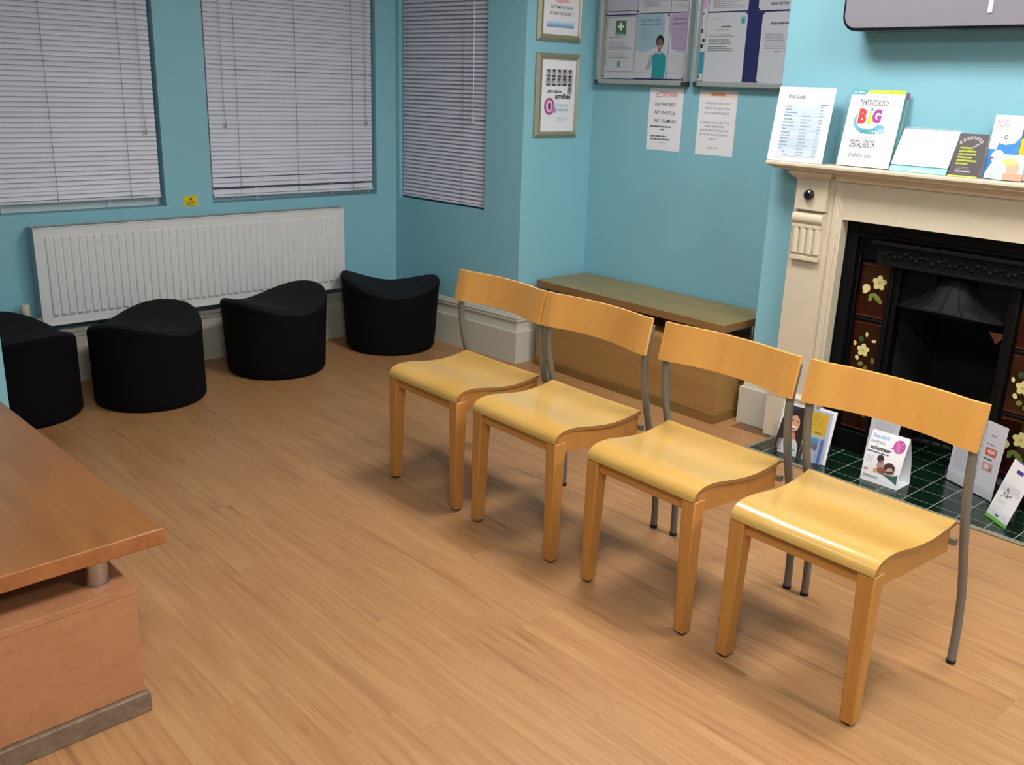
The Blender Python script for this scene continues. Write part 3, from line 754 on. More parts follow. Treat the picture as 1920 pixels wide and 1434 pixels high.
# ------------------------------------------------------------ flat prints
def textmesh(s, bold=0.):
    cu = bpy.data.curves.new('t', 'FONT'); cu.body = s; cu.size = 1; cu.offset = bold; cu.resolution_u = 2; cu.fill_mode = 'BOTH'
    ob = bpy.data.objects.new('t', cu); me = bpy.data.meshes.new_from_object(ob)
    v = [tuple(q.co) for q in me.vertices]; f = [tuple(q.vertices) for q in me.polygons]
    bpy.data.objects.remove(ob); bpy.data.curves.remove(cu); bpy.data.meshes.remove(me)
    return v, f
class Page:
    """a flat sheet; local x right, y up, z out of the sheet"""
    def __init__(s, name, label, cat, origin, U, V, u0, v0, u1, v1, parent=None, thick=.0008, mat=None, group=None, poly=None):
        U, V = Vector(U).normalized(), Vector(V).normalized(); N = U.cross(V)
        M = Matrix((U, V, N)).transposed().to_4x4(); M.translation = Vector(origin)
        s.u0, s.v0 = u0, v0; m = MB()
        if poly: m.prism([(a - u0, b - v0) for a, b in poly], lambda a, b, d: (a, b, d), 0, thick)
        else: m.box((0, 0, 0), (u1 - u0, v1 - v0, thick))
        s.o = m.build(name, mat or PAPER)
        if parent is not None: s.o.parent = parent; s.o.matrix_basis = Matrix.Translation(parent.location).inverted() @ M if parent.rotation_euler.z == 0 else M
        else: s.o.matrix_basis = M
        if parent is None: tag(s.o, label, cat, group)
        elif label: s.o['label'] = label
        s.th = thick; s.cols = []; s.g = MB(); s.k = 0
    def mi(s, c):
        if c not in s.cols: s.cols.append(c)
        return s.cols.index(c)
    def z(s): s.k += 1; return s.th + .00025 + s.k * .000025
    def poly(s, pts, c):
        z = s.z(); s.g.add([(a - s.u0, b - s.v0, z) for a, b in pts], [tuple(range(len(pts)))], s.mi(c))
    def rect(s, a, b, c, d, col): s.poly([(a, b), (c, b), (c, d), (a, d)], col)
    def ell(s, a, b, ra, rb, col, rot=0, n=20):
        s.poly([(a + ra * math.cos(t) * math.cos(rot) - rb * math.sin(t) * math.sin(rot), b + ra * math.cos(t) * math.sin(rot) + rb * math.sin(t) * math.cos(rot)) for t in [2 * PI * k / n for k in range(n)]], col)
    def text(s, t, a, b, c, d, col, bold=0.):
        v, f = textmesh(t, bold); x0 = min(q[0] for q in v); x1 = max(q[0] for q in v); y0 = min(q[1] for q in v); y1 = max(q[1] for q in v)
        z = s.z(); s.g.add([((q[0] - x0) / (x1 - x0) * (c - a) + a - s.u0, (q[1] - y0) / (y1 - y0) * (d - b) + b - s.v0, z) for q in v], f, s.mi(col))
    def lines(s, a, b, c, d, n, col, fill=.45, seed=1, just=.85):
        rn = random.Random(seed); z = s.z(); k_ = s.mi(col); st = (d - b) / n
        for i in range(n):
            y = d - (i + .5) * st; h = st * fill / 2; x = a; e = a + (c - a) * (rn.uniform(just - .25, 1))
            while x < e:
                w_ = rn.uniform(.02, .07) * (c - a) * 2; x2 = min(x + w_, e)
                s.g.add([(q - s.u0, r_ - s.v0, z) for q, r_ in ((x, y - h), (x2, y - h), (x2, y + h), (x, y + h))], [(0, 1, 2, 3)], k_); x = x2 + (c - a) * .018
    def done(s, name='printing'):
        if s.g.v: s.g.build(name, [ink(c) for c in s.cols], s.o)
        return s.o
AX, AZ = (1, 0, 0), (0, 0, 1)
def wallpage(name, label, cat, y, x0, z0, x1, z1, **k): return Page(name, label, cat, (x0, y, z0), AX, AZ, x0, z0, x1, z1, **k)

# sticker lettering
pg = Page('sticker_face', None, None, (-5.1684, 2.2, .888), (0, 1, 0), AZ, 0, 0, .079, .058, thick=.0002, mat=YEL)
pg.o.parent = STICK; pg.o.matrix_basis = Matrix.Translation((-5.1684, 2.2, .888)) @ Matrix(((0, 0, 1, 0), (1, 0, 0, 0), (0, 1, 0, 0), (0, 0, 0, 1)))
pg.poly([(.03, .036), (.05, .036), (.04, .052)], '2a2606'); pg.text('CAUTION', .016, .016, .064, .028, '2a2606', .02); pg.lines(.014, .004, .066, .014, 2, '5a5210'); pg.done()

# framed notices on the alcove side wall (u=y)
def framed(label, y0, y1, z0, z1, iy0, iy1, iz0, iz1):
    t = thing('picture_frame', label, 'picture frame', (-4.055, (y0 + y1) / 2, z0), 0, 'framed notices on the alcove side wall')
    ox, oy, oz = t.location; m = MB()
    def side_(a, b, c, d):                   # outer edge a->b, inner edge d<-c ; raised ridge
        q = [Vector(v) for v in (a, b, c, d)]
        mid0, mid1 = (q[0] + q[3]) / 2, (q[1] + q[2]) / 2
        vs = []
        for (p0, p1, dx) in ((q[0], q[1], .0), (q[0], q[1], .012), (mid0, mid1, .021), (q[3], q[2], .014), (q[3], q[2], .0)):
            vs += [(dx, p0.x - oy, p0.y - oz), (dx, p1.x - oy, p1.y - oz)]
        m.add(vs, [(0, 1, 3, 2), (2, 3, 5, 4), (4, 5, 7, 6), (6, 7, 9, 8)])
    O = [(y0, z0), (y1, z0), (y1, z1), (y0, z1)]; I = [(iy0, iz0), (iy1, iz0), (iy1, iz1), (iy0, iz1)]
    for k in range(4): l = (k + 1) % 4; side_(O[k], O[l], I[l], I[k])
    m.build('frame', CHAMP, t)
    m = MB(); m.box((.001, y0 + .01 - oy, z0 + .01 - oz), (.006, y1 - .01 - oy, z1 - .01 - oz)); m.build('backing', BLK, t)
    pgx = Page('print', None, None, (-4.0485, iy0 - .004, iz0 - .004), (0, 1, 0), AZ, iy0 - .004, iz0 - .004, iy1 + .004, iz1 + .004, parent=t)
    m = MB(); m.box((.0105, iy0 - oy, iz0 - oz), (.0112, iy1 - oy, iz1 - oz)); m.build('glass', clear('picture glass', 'ffffff', .03, .08), t)
    return pgx
pg = framed('champagne framed affordable smiles notice, the lower of two', 3.783, 4.120, 1.313, 1.769, 3.828, 4.099, 1.344, 1.737)
rn = random.Random(5)
for r_ in range(2):
    for c_ in range(5):
        a = 3.862 + c_ * .0425; b = 1.64 - r_ * .046
        pg.rect(a, b, a + .0415, b + .044, rn.choice(['b8b8bc', 'a6a6aa', 'c6c6ca']))
        g = rn.choice(['3a3a40', '55555b', '2c2c32']); pg.ell(a + .02 + rn.uniform(-.006, .006), b + .028, .009, .012, '8e8a8c'); pg.ell(a + .02, b + .036, .011, .007, g); pg.rect(a + .007, b, a + .034, b + .012, g)
pg.rect(4.034, 1.55, 4.072, 1.594, 'a0a0a6'); pg.ell(4.052, 1.574, .010, .013, '6a686c')
pg.text('affordable', 3.878, 1.556, 3.989, 1.574, '26262c', .02); pg.text('smiles', 3.94, 1.524, 4.062, 1.552, '1e1e24', .03)
pg.ell(3.897, 1.482, .041, .047, 'b0489c'); pg.ell(3.897, 1.482, .027, .034, 'e8b8dc'); pg.text('0', 3.886, 1.462, 3.907, 1.502, '24202a', .06); pg.ell(3.936, 1.462, .012, .018, 'c878b8')
pg.text('finance', 3.946, 1.482, 4.044, 1.500, '7fc4c6', .01); pg.text('available', 3.946, 1.456, 4.046, 1.474, '7fc4c6', .01)
pg.lines(3.96, 1.40, 4.05, 1.425, 4, 'c8c8cc'); pg.done()
pg = framed('champagne framed accompany each patient notice, the upper of two', 3.780, 4.118, 1.832, 2.288, 3.821, 4.1, 1.867, 2.256)
pg.text('ONE', 3.92, 2.10, 4.01, 2.12, 'd04a4a', .02); pg.text('PERSON', 3.912, 2.034, 4.012, 2.052, 'd8504c', .02)
pg.text('ACCOMPANY EACH', 3.876, 2.002, 4.05, 2.019, '3c3c4c', .01); pg.text('PATIENT ON CLINIC', 3.874, 1.970, 4.046, 1.986, '3c3c4c', .01)
for k in range(6): pg.rect(3.854, 1.905 + k * .006, 4.066, 1.911 + k * .006, ['6f9cd0', '86acd8', '9dbde0', 'b6cde8', 'ccdcf0', 'dfe8f4'][k])
pg.done()

# notice board: two glazed aluminium doors side by side
def board(label, x0, x1, i0, i1):
    t = thing('notice_board', label, 'notice board', ((x0 + x1) / 2, 4.26, 1.616), 0, 'glazed notice boards in the alcove')
    ox = (x0 + x1) / 2; m = MB(); z1 = 2.42
    for a, b, c, d in ((x0 + .02, 1.616, x1 - .02, 1.642), (x0 + .02, z1 - .026, x1 - .02, z1), (x0, 1.636, i0, z1 - .02), (i1, 1.636, x1, z1 - .02)):
        m.box((a - ox, -.05, b - 1.616), (c - ox, -.002, d - 1.616))
    m.build('frame', ALU, t, .004)
    m = MB()
    for a in (x0 - .001, x1 - .024):
        for b in (1.613, z1 - .022): m.box((a - ox, -.052, b - 1.616), (a + .025 - ox, -.001, b + .025 - 1.616))
    m.build('corner_cap', pm('dark corner cap', '33363a', .5), t, .004)
    m = MB(); m.box((x0 + .01 - ox, -.012, .01), (x1 - .01 - ox, -.001, z1 - .01 - 1.616)); m.build('felt_panel', NAVY, t)
    m = MB(); m.box((i0 - .003 - ox, -.038, .024), (i1 + .003 - ox, -.035, z1 - .024 - 1.616)); m.build('glass_door', clear('door glazing', 'e8eef0', .04, .10), t)
    return t
board('left notice board with green first aid notice and nurse poster', -4.002, -3.345, -3.971, -3.358)
board('right notice board with navy felt showing, against the chimney breast', -3.287, -2.60, -3.262 - .04, -2.64)
BY = 4.2465
def pin(x, z, y=BY - .0012):
    m = MB(); m.lathe([(.0001, -.006), (.004, -.005), (.0045, 0), (.0001, .0005)], 8, axis='y', at=(0, 0, 0)); o = m.build('push_pin', pm('dark pin', '22222c', .4), loc=(x, y, z)); return o
PINS = []
pg = wallpage('poster', 'white first aid notice with green cross, lower left of the left board', 'poster', BY, -3.968, 1.646, -3.737, 1.981, mat=PAPG)
for a, b, c, d in ((-3.957, 1.682, -3.752, 1.6845), (-3.957, 1.974, -3.742, 1.9765), (-3.9575, 1.682, -3.955, 1.976), (-3.7445, 1.682, -3.742, 1.976)): pg.rect(a, b, c, d, '5a5e62')
pg.rect(-3.892, 1.877, -3.814, 1.955, '3f6f58'); pg.rect(-3.861, 1.903, -3.847, 1.945, 'e4ece8'); pg.rect(-3.875, 1.917, -3.833, 1.931, 'e4ece8'); pg.lines(-3.885, 1.88, -3.821, 1.894, 2, 'a8c4b4')
pg.lines(-3.94, 1.862, -3.79, 1.874, 1, '6a6a70'); pg.lines(-3.94, 1.80, -3.765, 1.845, 5, '8a8a90', .4, 3); pg.lines(-3.94, 1.752, -3.765, 1.785, 3, '8a8a90', .4, 4)
pg.rect(-3.868, 1.705, -3.842, 1.742, '78b4b8'); pg.text('0', -3.862, 1.71, -3.848, 1.737, '2f5a64', .02); pg.done(); FIRSTPIN = pin(-3.968, 1.658)
pg = wallpage('poster', 'pale lilac sheet cut off by the frame top, upper left of the left board', 'poster', BY, -3.968, 1.988, -3.738, 2.34, mat=ink('bdb9cc')); pg.rect(-3.968, 2.003, -3.738, 2.007, '55555f'); pg.done()
pg = wallpage('poster', 'poster of a nurse in teal tunic under a blue blob heading', 'poster', BY, -3.735, 1.650, -3.503, 1.985, mat=PAPG)
pg.poly([(-3.735, 1.982), (-3.55, 1.982), (-3.536, 1.95), (-3.535, 1.90), (-3.552, 1.85), (-3.59, 1.812), (-3.64, 1.793), (-3.69, 1.79), (-3.735, 1.80)], '9db8c8')
pg.text('we have a new', -3.704, 1.947, -3.567, 1.962, '2e3c62', .012); pg.text('tolerance policy!', -3.704, 1.922, -3.560, 1.940, '2e3c62', .012); pg.lines(-3.70, 1.85, -3.60, 1.912, 6, '7d99ae', .4)
pg.ell(-3.562, 1.843, .027, .034, '1c181c'); pg.ell(-3.562, 1.828, .020, .027, '8a6256'); pg.ell(-3.562, 1.816, .008, .003, 'e8dcd8'); pg.ell(-3.569, 1.834, .003, .0018, '1c181c'); pg.ell(-3.555, 1.834, .003, .0018, '1c181c'); pg.rect(-3.570, 1.785, -3.553, 1.808, '8a6256')
pg.poly([(-3.606, 1.651), (-3.606, 1.735), (-3.612, 1.768), (-3.585, 1.786), (-3.562, 1.776), (-3.540, 1.787), (-3.512, 1.768), (-3.508, 1.72), (-3.520, 1.651)], '1f8f98')
pg.poly([(-3.612, 1.765), (-3.652, 1.71), (-3.648, 1.692), (-3.622, 1.705), (-3.604, 1.73)], '9aa0a8'); pg.poly([(-3.645, 1.70), (-3.652, 1.71), (-3.618, 1.78), (-3.606, 1.772)], 'a4a0a6'); pg.ell(-3.604, 1.792, .012, .017, 'cfd4da'); pg.ell(-3.602, 1.79, .004, .006, '9a9aa2'); pg.rect(-3.606, 1.651, -3.52, 1.655, '1c2450')
pg.text('(my)dentist', -3.73, 1.676, -3.662, 1.69, '9a9aa4'); pg.done()
pg = wallpage('poster', 'poster with mauve blob heading practice patient, right of the nurse poster', 'poster', BY, -3.5, 1.650, -3.362, 1.985, mat=PAPG)
pg.poly([(-3.492, 1.982), (-3.362, 1.982), (-3.362, 1.80), (-3.40, 1.787), (-3.44, 1.79), (-3.475, 1.805), (-3.488, 1.85), (-3.498, 1.90), (-3.497, 1.93)], 'b4a0c0')
pg.text('practice po', -3.478, 1.947, -3.368, 1.962, '57305e', .012); pg.text('patient rel', -3.480, 1.922, -3.368, 1.940, '57305e', .012); pg.lines(-3.478, 1.80, -3.372, 1.912, 10, '9c88aa', .4); pg.lines(-3.49, 1.735, -3.41, 1.775, 4, 'b4b4bc'); pg.text('(my)dentist', -3.49, 1.674, -3.425, 1.688, '9a9aa4'); pg.done()
pg = wallpage('poster', 'grey text sheet above the nurse poster, cut by the frame top', 'poster', BY, -3.735, 1.99, -3.503, 2.32, mat=PAPG); pg.lines(-3.695, 2.02, -3.52, 2.075, 5, '9a98a4', .5, 9); pg.done()
pg = wallpage('poster', 'text sheet with bold last line above the mauve blob poster', 'poster', BY, -3.5, 1.99, -3.362, 2.32, mat=PAPG); pg.text('child care', -3.478, 2.043, -3.375, 2.058, '3a3846', .01); pg.lines(-3.478, 2.01, -3.38, 2.032, 2, 'a4a2ac'); pg.done()
pg = wallpage('poster', 'narrow strip of poster with teal tunic and dark dots, left edge of the right board', 'poster', BY, -3.30, 1.645, -3.256, 2.33, mat=PAPG)
pg.rect(-3.299, 2.0, -3.262, 2.06, 'c79bc4'); pg.rect(-3.299, 1.68, -3.258, 1.79, '2c8ca0'); 
for a, b, c in ((-3.285, 1.892, .01), (-3.27, 1.845, .009), (-3.278, 1.818, .010), (-3.29, 1.812, .008), (-3.29, 1.665, .010), (-3.282, 1.975, .005)): pg.ell(a, b, c, c * 1.15, '2b2b33')
pg.ell(-3.262, 1.94, .01, .03, 'b8c2cc'); pg.done()
pg = wallpage('poster', 'grey text letter with small teal emblem, left of the bare navy felt', 'poster', BY, -3.254, 1.638, -3.008, 1.978, mat=PAPG)
pg.text('(my)dentist', -3.225, 1.944, -3.16, 1.954, '9a98a4'); pg.rect(-3.046, 1.920, -3.019, 1.955, '66b4c0'); pg.text('0', -3.040, 1.924, -3.026, 1.950, '2a6c84', .03)
pg.lines(-3.165, 1.905, -3.10, 1.916, 1, '4a4a54', .7, 16, 1.2); pg.lines(-3.19, 1.892, -3.08, 1.898, 1, '7c7c86'); pg.lines(-3.234, 1.86, -3.065, 1.876, 2, '5c5c66', .4, 11); pg.lines(-3.236, 1.825, -3.075, 1.852, 3, '5c5c66', .4, 12); pg.lines(-3.238, 1.79, -3.07, 1.818, 3, '5c5c66', .4, 13); pg.lines(-3.235, 1.70, -3.215, 1.705, 1, '7c7c86'); pg.done()
pg = wallpage('poster', 'densely printed grey sheet above the letter with teal emblem', 'poster', BY, -3.252, 1.985, -3.010, 2.32, mat=PAPG); pg.lines(-3.225, 1.998, -3.03, 2.10, 11, '94929e', .5, 21); pg.done()
pg = wallpage('poster', 'white sheet ending in the word REQUESTED, top of the right board', 'poster', BY, -2.95, 1.982, -2.72, 2.30, mat=PAPG); pg.text('REQUESTED', -2.878, 2.003, -2.778, 2.018, '33333c', .03); pg.done()
pg = wallpage('poster', 'faint grey text letter below the REQUESTED sheet', 'poster', BY, -2.920, 1.640, -2.685, 1.974, mat=PAPG); pg.lines(-2.868, 1.912, -2.745, 1.928, 1, '5a5a64', .6, 17, 1.2); pg.lines(-2.895, 1.80, -2.73, 1.876, 8, '8e8e98', .42, 31); pg.lines(-2.84, 1.785, -2.80, 1.794, 1, '7a7a84', .6, 18, 1.2); pg.lines(-2.905, 1.683, -2.885, 1.688, 1, '9a9aa4'); pg.done()
for x, z, lb in ((-3.732, 2.0, 'dark pin at the top left corner of the nurse poster'), (-3.512, 1.975, 'dark pin between the nurse poster and the mauve blob poster'),
                 (-3.012, 1.972, 'dark pin at the top right corner of the letter with teal emblem'), (-2.945, 1.99, 'dark pin at the lower left corner of the REQUESTED sheet'),
                 (-2.914, 1.968, 'dark pin at the top left corner of the faint letter'), (-2.918, 1.647, 'dark pin at the bottom left corner of the faint letter'),
                 (-3.968, 1.990, 'dark pin just above the green first aid notice'), (-3.388, 1.655, 'dark pin at the bottom right of the mauve blob poster')):
    tag(pin(x, z), lb, 'pin', 'push pins on the notice boards')
tag(FIRSTPIN, 'dark pin at the bottom left corner of the green first aid notice', 'pin', 'push pins on the notice boards')

# loose notices under the board
pg = wallpage('notice', 'white notice reading NO PHONES NO PHOTOS NO FILMING, taped under the board', 'notice', 4.2592, -3.617, 1.269, -3.380, 1.602)
pg.text('ATTENTION!', -3.571, 1.560, -3.424, 1.581, 'c8463c', .02); pg.rect(-3.571, 1.5555, -3.424, 1.558, 'c8463c')
for t, a, b, z in (('NO PHONES', -3.573, -3.430, 1.506), ('NO PHOTOS', -3.572, -3.428, 1.462), ('NO FILMING', -3.570, -3.420, 1.418)): pg.text(t, a, z, b, z + .019, '3c3c44', .012)
pg.lines(-3.60, 1.392, -3.40, 1.401, 1, '64646c', .9, 41); pg.lines(-3.53, 1.378, -3.49, 1.386, 1, '64646c', .9, 42); pg.lines(-3.59, 1.340, -3.41, 1.350, 1, '64646c', .9, 43); pg.lines(-3.59, 1.324, -3.41, 1.333, 1, '64646c', .9, 44, ); pg.text('THANK YOU', -3.53, 1.308, -3.48, 1.315, '55555e'); pg.done()
pg = wallpage('notice', 'white notice with orange heading about appointments, right of the no phones notice', 'notice', 4.2592, -3.272, 1.268, -3.030, 1.596)
pg.rect(-3.272, 1.564, -3.030, 1.596, 'ead8c8'); pg.lines(-3.196, 1.568, -3.10, 1.587, 1, 'd88a4c', .8, 7, 1.2)
for t, a, b, z in (('WE ARE A VERY BUSY CLINIC', -3.232, -3.070, 1.528), ('ENSURE YOU ARE ON TIME', -3.228, -3.070, 1.503), ('FOR YOUR APPOINTMENTS', -3.232, -3.072, 1.478), ('PLEASE BE AWARE THAT IF YOU', -3.25, -3.064, 1.430), ('ARRIVE AFTER YOUR', -3.222, -3.098, 1.410), ('APPOINTMENT TIME YOU MAY', -3.25, -3.07, 1.390), ('NOT BE SEEN AND MAY HAVE TO', -3.254, -3.064, 1.368), ('REBOOK', -3.184, -3.135, 1.346), ('THANK YOU', -3.195, -3.128, 1.300)): pg.text(t, a, z, b, z + .011, '5c5c66')
pg.done()

# ------------------------------------------------------------ things on the mantel
MT = 1.3062
def leanpage(name, label, cat, bl, br, top_off, h, parent=None, **k):
    bl, br = Vector(bl), Vector(br); U = (br - bl); V = Vector(top_off)
    V = V - U.normalized() * V.dot(U.normalized())
    return Page(name, label, cat, bl, U, V, 0, 0, U.length, h, parent=parent, **k)
W1 = .275
t = thing('sign_holder', 'white price guide sheet in a clear stand at the left end of the mantel', 'sign', (-2.39, 3.85, MT))
pg = leanpage('price_sheet', None, None, (-2.530, 3.825, MT + .001), (-2.256, 3.835, MT + .001), (0, .05, .318), .322, parent=t)
pg.text('Price Guide', .052, .272, .135, .290, '5a3c6c', .01); pg.lines(.16, .276, .25, .284, 1, 'e0e0ea'); pg.lines(.215, .242, .252, .250, 1, '7a7a88', .7, 15, 1.2)
rn = random.Random(2); vv = .244
for k in range(16):
    h_ = .0125; vv -= h_ + (.003 if k in (4, 6, 8, 11, 13) else .0006)
    pg.rect(.046, vv, .24, vv + h_, rn.choice(['d7e4f2', 'dde8f4', 'd2e2f0'])); pg.lines(.048, vv + .003, .048 + rn.choice([.03, .05, .06]), vv + .010, 1, '8c8ca8', .7, k); 
    if k > 2: pg.lines(.135, vv + .002, .185, vv + .011, 1, 'a0a4c0', .6, k + 50)
    pg.lines(.218, vv + .002, .238, vv + .011, 1, 'a4a8bc', .6, k + 90)
pg.ell(.055, .028, .025, .017, 'f3e2f2'); pg.done()
m = MB(); sx = .137
m.prism([(-.026, 0), (.045, 0), (.045, .002), (-.024, .002), (.024, .32), (.022, .3205)], lambda a, b, d: (d, a, b), -.139, .139); m.build('acrylic_stand', ACR, t, loc=(0, -.0012, 0))

t = thing('brochure_holder', 'clear dispenser of Big Smiles dental health books on the mantel', 'brochure', (-2.08, 3.89, MT))
def block(name, bl, br, V, h, d, mat, parent):
    bl, br, V = Vector(bl), Vector(br), Vector(V).normalized(); U = (br - bl).normalized(); V = (V - U * V.dot(U)).normalized(); N = U.cross(V)
    m = MB(); L_ = (br - bl).length; off = Vector(parent.location)
    v = [bl + U * a + V * b - N * c - off for a, b, c in ((0, 0, 0), (L_, 0, 0), (L_, 0, d), (0, 0, d), (0, h, 0), (L_, h, 0), (L_, h, d), (0, h, d))]
    m.add(v, [(0, 3, 2, 1), (4, 5, 6, 7), (0, 1, 5, 4), (1, 2, 6, 5), (2, 3, 7, 6), (3, 0, 4, 7)]); return m.build(name, mat, parent, .0008, 1)
block('book', (-2.199, 3.8665, MT + .003), (-1.960, 3.8665, MT + .003), (0, .06, .315), .31, .006, pm('teal cover', '4a9aa0', .4), t)
block('book', (-2.195, 3.874, MT + .003), (-1.953, 3.874, MT + .003), (0, .06, .315), .305, .005, pm('grey teal cover', '7a9a9e', .4), t)
block('bookmark', (-1.9605, 3.926, MT + .282), (-1.952, 3.926, MT + .282), (0, .06, .315), .026, .006, pm('magenta cover', 'a8386c', .4), t)
block('book', (-2.197, 3.8805, MT + .003), (-1.955, 3.8805, MT + .003), (0, .06, .315), .300, .006, pm('sea cover', '5aa0a8', .4), t)
pg = leanpage('front_book', None, None, (-2.20, 3.861, MT + .003), (-1.962, 3.861, MT + .003), (0, .06, .315), .312, parent=t, thick=.004)
pg.o['label'] = 'white Big Smiles book at the front'
W_ = .238
pg.poly([(.0, .297), (.062, .297), (.07, .305), (.074, .320), (.006, .320), (0, .316)], '5aa6b4'); pg.text('5-8 YEARS', .010, .303, .056, .312, 'e6f2f4', .02)
pg.rect(.072, .302, W_, .319, 'bccb3c'); pg.lines(.08, .306, .22, .314, 1, 'd4de74')
pg.text('THE MYDENTIST BOOK OF', .048, .252, .176, .277, '5a5460', .02); pg.text('B', .053, .176, .091, .240, 'd8403c', .06); pg.text('i', .097, .176, .113, .228, 'c8d838', .06); pg.ell(.109, .237, .007, .007, '58a8c0'); pg.text('G', .115, .182, .156, .240, 'a84098', .06)
pts = [(.098 + .062 * math.cos(t_), .19 + .052 * math.sin(t_)) for t_ in [PI * (.85 + .0) + k * PI * 1.0 / 14 for k in range(15)]]
inn = [(.100 + .053 * math.cos(t_), .194 + .040 * math.sin(t_)) for t_ in [PI * (.85 + .0) + k * PI * 1.0 / 14 for k in range(15)]]
pg.poly(pts + inn[::-1], '6cb0c4'); pg.ell(.158, .163, .021, .014, '74b4c8'); pg.ell(.168, .150, .014, .012, '9accd8'); pg.text('SMiLES', .070, .136, .146, .160, '4d9ab0', .03)
pg.text('YOUR GUIDE TO', .046, .112, .140, .122, 'a89ea8'); pg.text('DENTAL HEALTH', .041, .078, .153, .108, '6e6670', .01); pg.rect(.034, .1085, .16, .110, '9a949a')
pg.text('(my)', .048, .035, .080, .057, '4a4450', .01); pg.text('dentist', .083, .037, .150, .057, '8a868e', 0); pg.done()
m = MB()
m.prism([(-.033, .0), (.05, 0), (.05, .002), (-.031, .002), (-.0135, .10), (-.0155, .1005)], lambda a, b, d: (d, a, b), -.126, .126); m.build('acrylic_dispenser', ACR, t)

t = thing('desk_calendar', 'white spiral flip pad on a turquoise base, lying back on the mantel', 'calendar', (-1.83, 3.88, MT))
pg = leanpage('page_stack', None, None, (-1.948, 3.851, MT + .026), (-1.712, 3.851, MT + .026), (0, .075, .142), .158, parent=t, thick=.004)
pg.lines(.03, .122, .15, .128, 1, 'b4b4c0'); pg.done()
pg = leanpage('tabbed_base', None, None, (-1.950, 3.842, MT + .0005), (-1.712, 3.842, MT + .0005), (0, .075, .142), .182, parent=t, thick=.002, mat=pm('turquoise card', '86d4cc', .5))
pg.rect(.01, .004, .05, .018, '9ee4da'); pg.rect(.085, .003, .12, .016, 'b8ece8'); pg.rect(.125, .001, .2, .014, 'a8e0e2'); pg.done()
m = MB()
for k in range(30):
    x = -.112 + k * .0074; n_ = 8; m.tube([(x, .045 + .007 * math.cos(a), .168 + .007 * math.sin(a)) for a in [2 * PI * q / 8 for q in range(9)]], .0011, 4, cap=False)
m.build('spiral_binding', pm('white wire', 'cfd3d6', .3), t)
m = MB(); m.prism([(.042, .165), (.044, .165), (.0655, 0), (.0635, 0)], lambda a, b, d: (d, a, b), -.118, .118); m.build('rear_leaf', pm('turquoise card back', '86d4cc', .5), t)

t = thing('tent_card', 'dark grey tent card with lime lettering on the mantel', 'card', (-1.645, 3.88, MT))
pg = leanpage('front_leaf', None, None, (-1.702, 3.832, MT + .0005), (-1.588, 3.832, MT + .0005), (0, .058, .164), .173, parent=t, mat=pm('dark grey card', '463e42', .5))
w_ = .114; pg.rect(0, 0, w_, .006, 'c8d050')
for a, b, q in ((.014, .136, .6), (.026, .146, .5), (.038, .153, .3), (.050, .157, .1), (.062, .158, -.1), (.074, .156, -.3), (.085, .150, -.5), (.094, .142, -.8)):
    pg.ell(a, b, .0045, .007, 'b8b2b4', q); pg.ell(a, b, .002, .004, '463e42', q)
for a, b in ((.070, .122), (.077, .127), (.083, .131)): pg.ell(a, b, .003, .005, 'a8a2a4', -.5)
for k in range(6): pg.lines(.018, .112 - k * .0125, .018 + (.06, .075, .07, .065, .09, .055)[k], .119 - k * .0125, 1, 'aebc34', 1., 60 + k, 1.)
pg.lines(.026, .030, .08, .041, 2, '9a9496', .4, 77); pg.lines(.024, .020, .085, .028, 1, 'c0babc', .7, 12, 1.2); pg.lines(.02, .009, .1, .018, 3, '7a7476', .4, 78); pg.done()
m = MB(); m.prism([(.0095, .164), (.0105, .164), (.0665, 0), (.0655, 0)], lambda a, b, d: (d, a, b), -.057, .057); m.build('rear_leaf', PAPER, t)

t = thing('leaflet_dispenser', 'clear dispenser of mouth cancer leaflets at the right end of the mantel', 'leaflet', (-1.49, 3.89, MT))
pg = leanpage('leaflet', None, None, (-1.583, 3.872, MT + .003), (-1.473, 3.872, MT + .003), (0, .035, .236), .238, parent=t, thick=.003)
pg.o['label'] = 'blue and white mouth cancer leaflet'
pg.rect(0, .19, .11, .238, 'f6e4e6'); pg.text('MOUTH', .012, .208, .055, .220, 'd09098', .02); pg.text('CANCER', .012, .192, .058, .204, 'c88a94', .02); pg.text('C', .048, .148, .062, .164, '404050', .02); pg.lines(.068, .150, .09, .158, 1, 'd8b0c0')
pg.poly([(.0, 0), (.11, 0), (.11, .16), (.092, .136), (.06, .128), (.034, .134), (.030, .110), (0, .110)], '3f88cc'); pg.ell(.040, .082, .024, .026, 'f2f4f8'); pg.poly([(.024, .06), (.056, .06), (.060, .03), (.052, 0), (.006, 0), (.006, .02)], 'f2f4f8'); pg.ell(.020, .077, .007, .004, 'b83070'); pg.done()
pg = leanpage('leaflet', None, None, (-1.470, 3.874, MT + .003), (-1.360, 3.874, MT + .003), (0, .035, .236), .226, parent=t, thick=.003, mat=ink('3a62a8'))
pg.rect(.0, .075, .11, .155, 'd8b830'); pg.ell(.05, .03, .04, .03, 'e6c0a4'); pg.done()
pg = leanpage('leaflet', None, None, (-1.538, 3.845, MT + .003), (-1.428, 3.845, MT + .003), (0, .03, .236), .095, parent=t, thick=.002, mat=ink('cfe6f2'))
pg.ell(.07, .045, .024, .030, 'e4b89c'); pg.ell(.055, .068, .03, .014, 'e8d890'); pg.rect(.04, 0, .11, .025, 'dca890'); pg.done()
m = MB(); m.prism([(-.05, 0), (.045, 0), (.045, .002), (-.048, .002), (-.036, .075), (-.038, .0755)], lambda a, b, d: (d, a, b), -.096, .12); m.build('acrylic_dispenser', ACR, t)

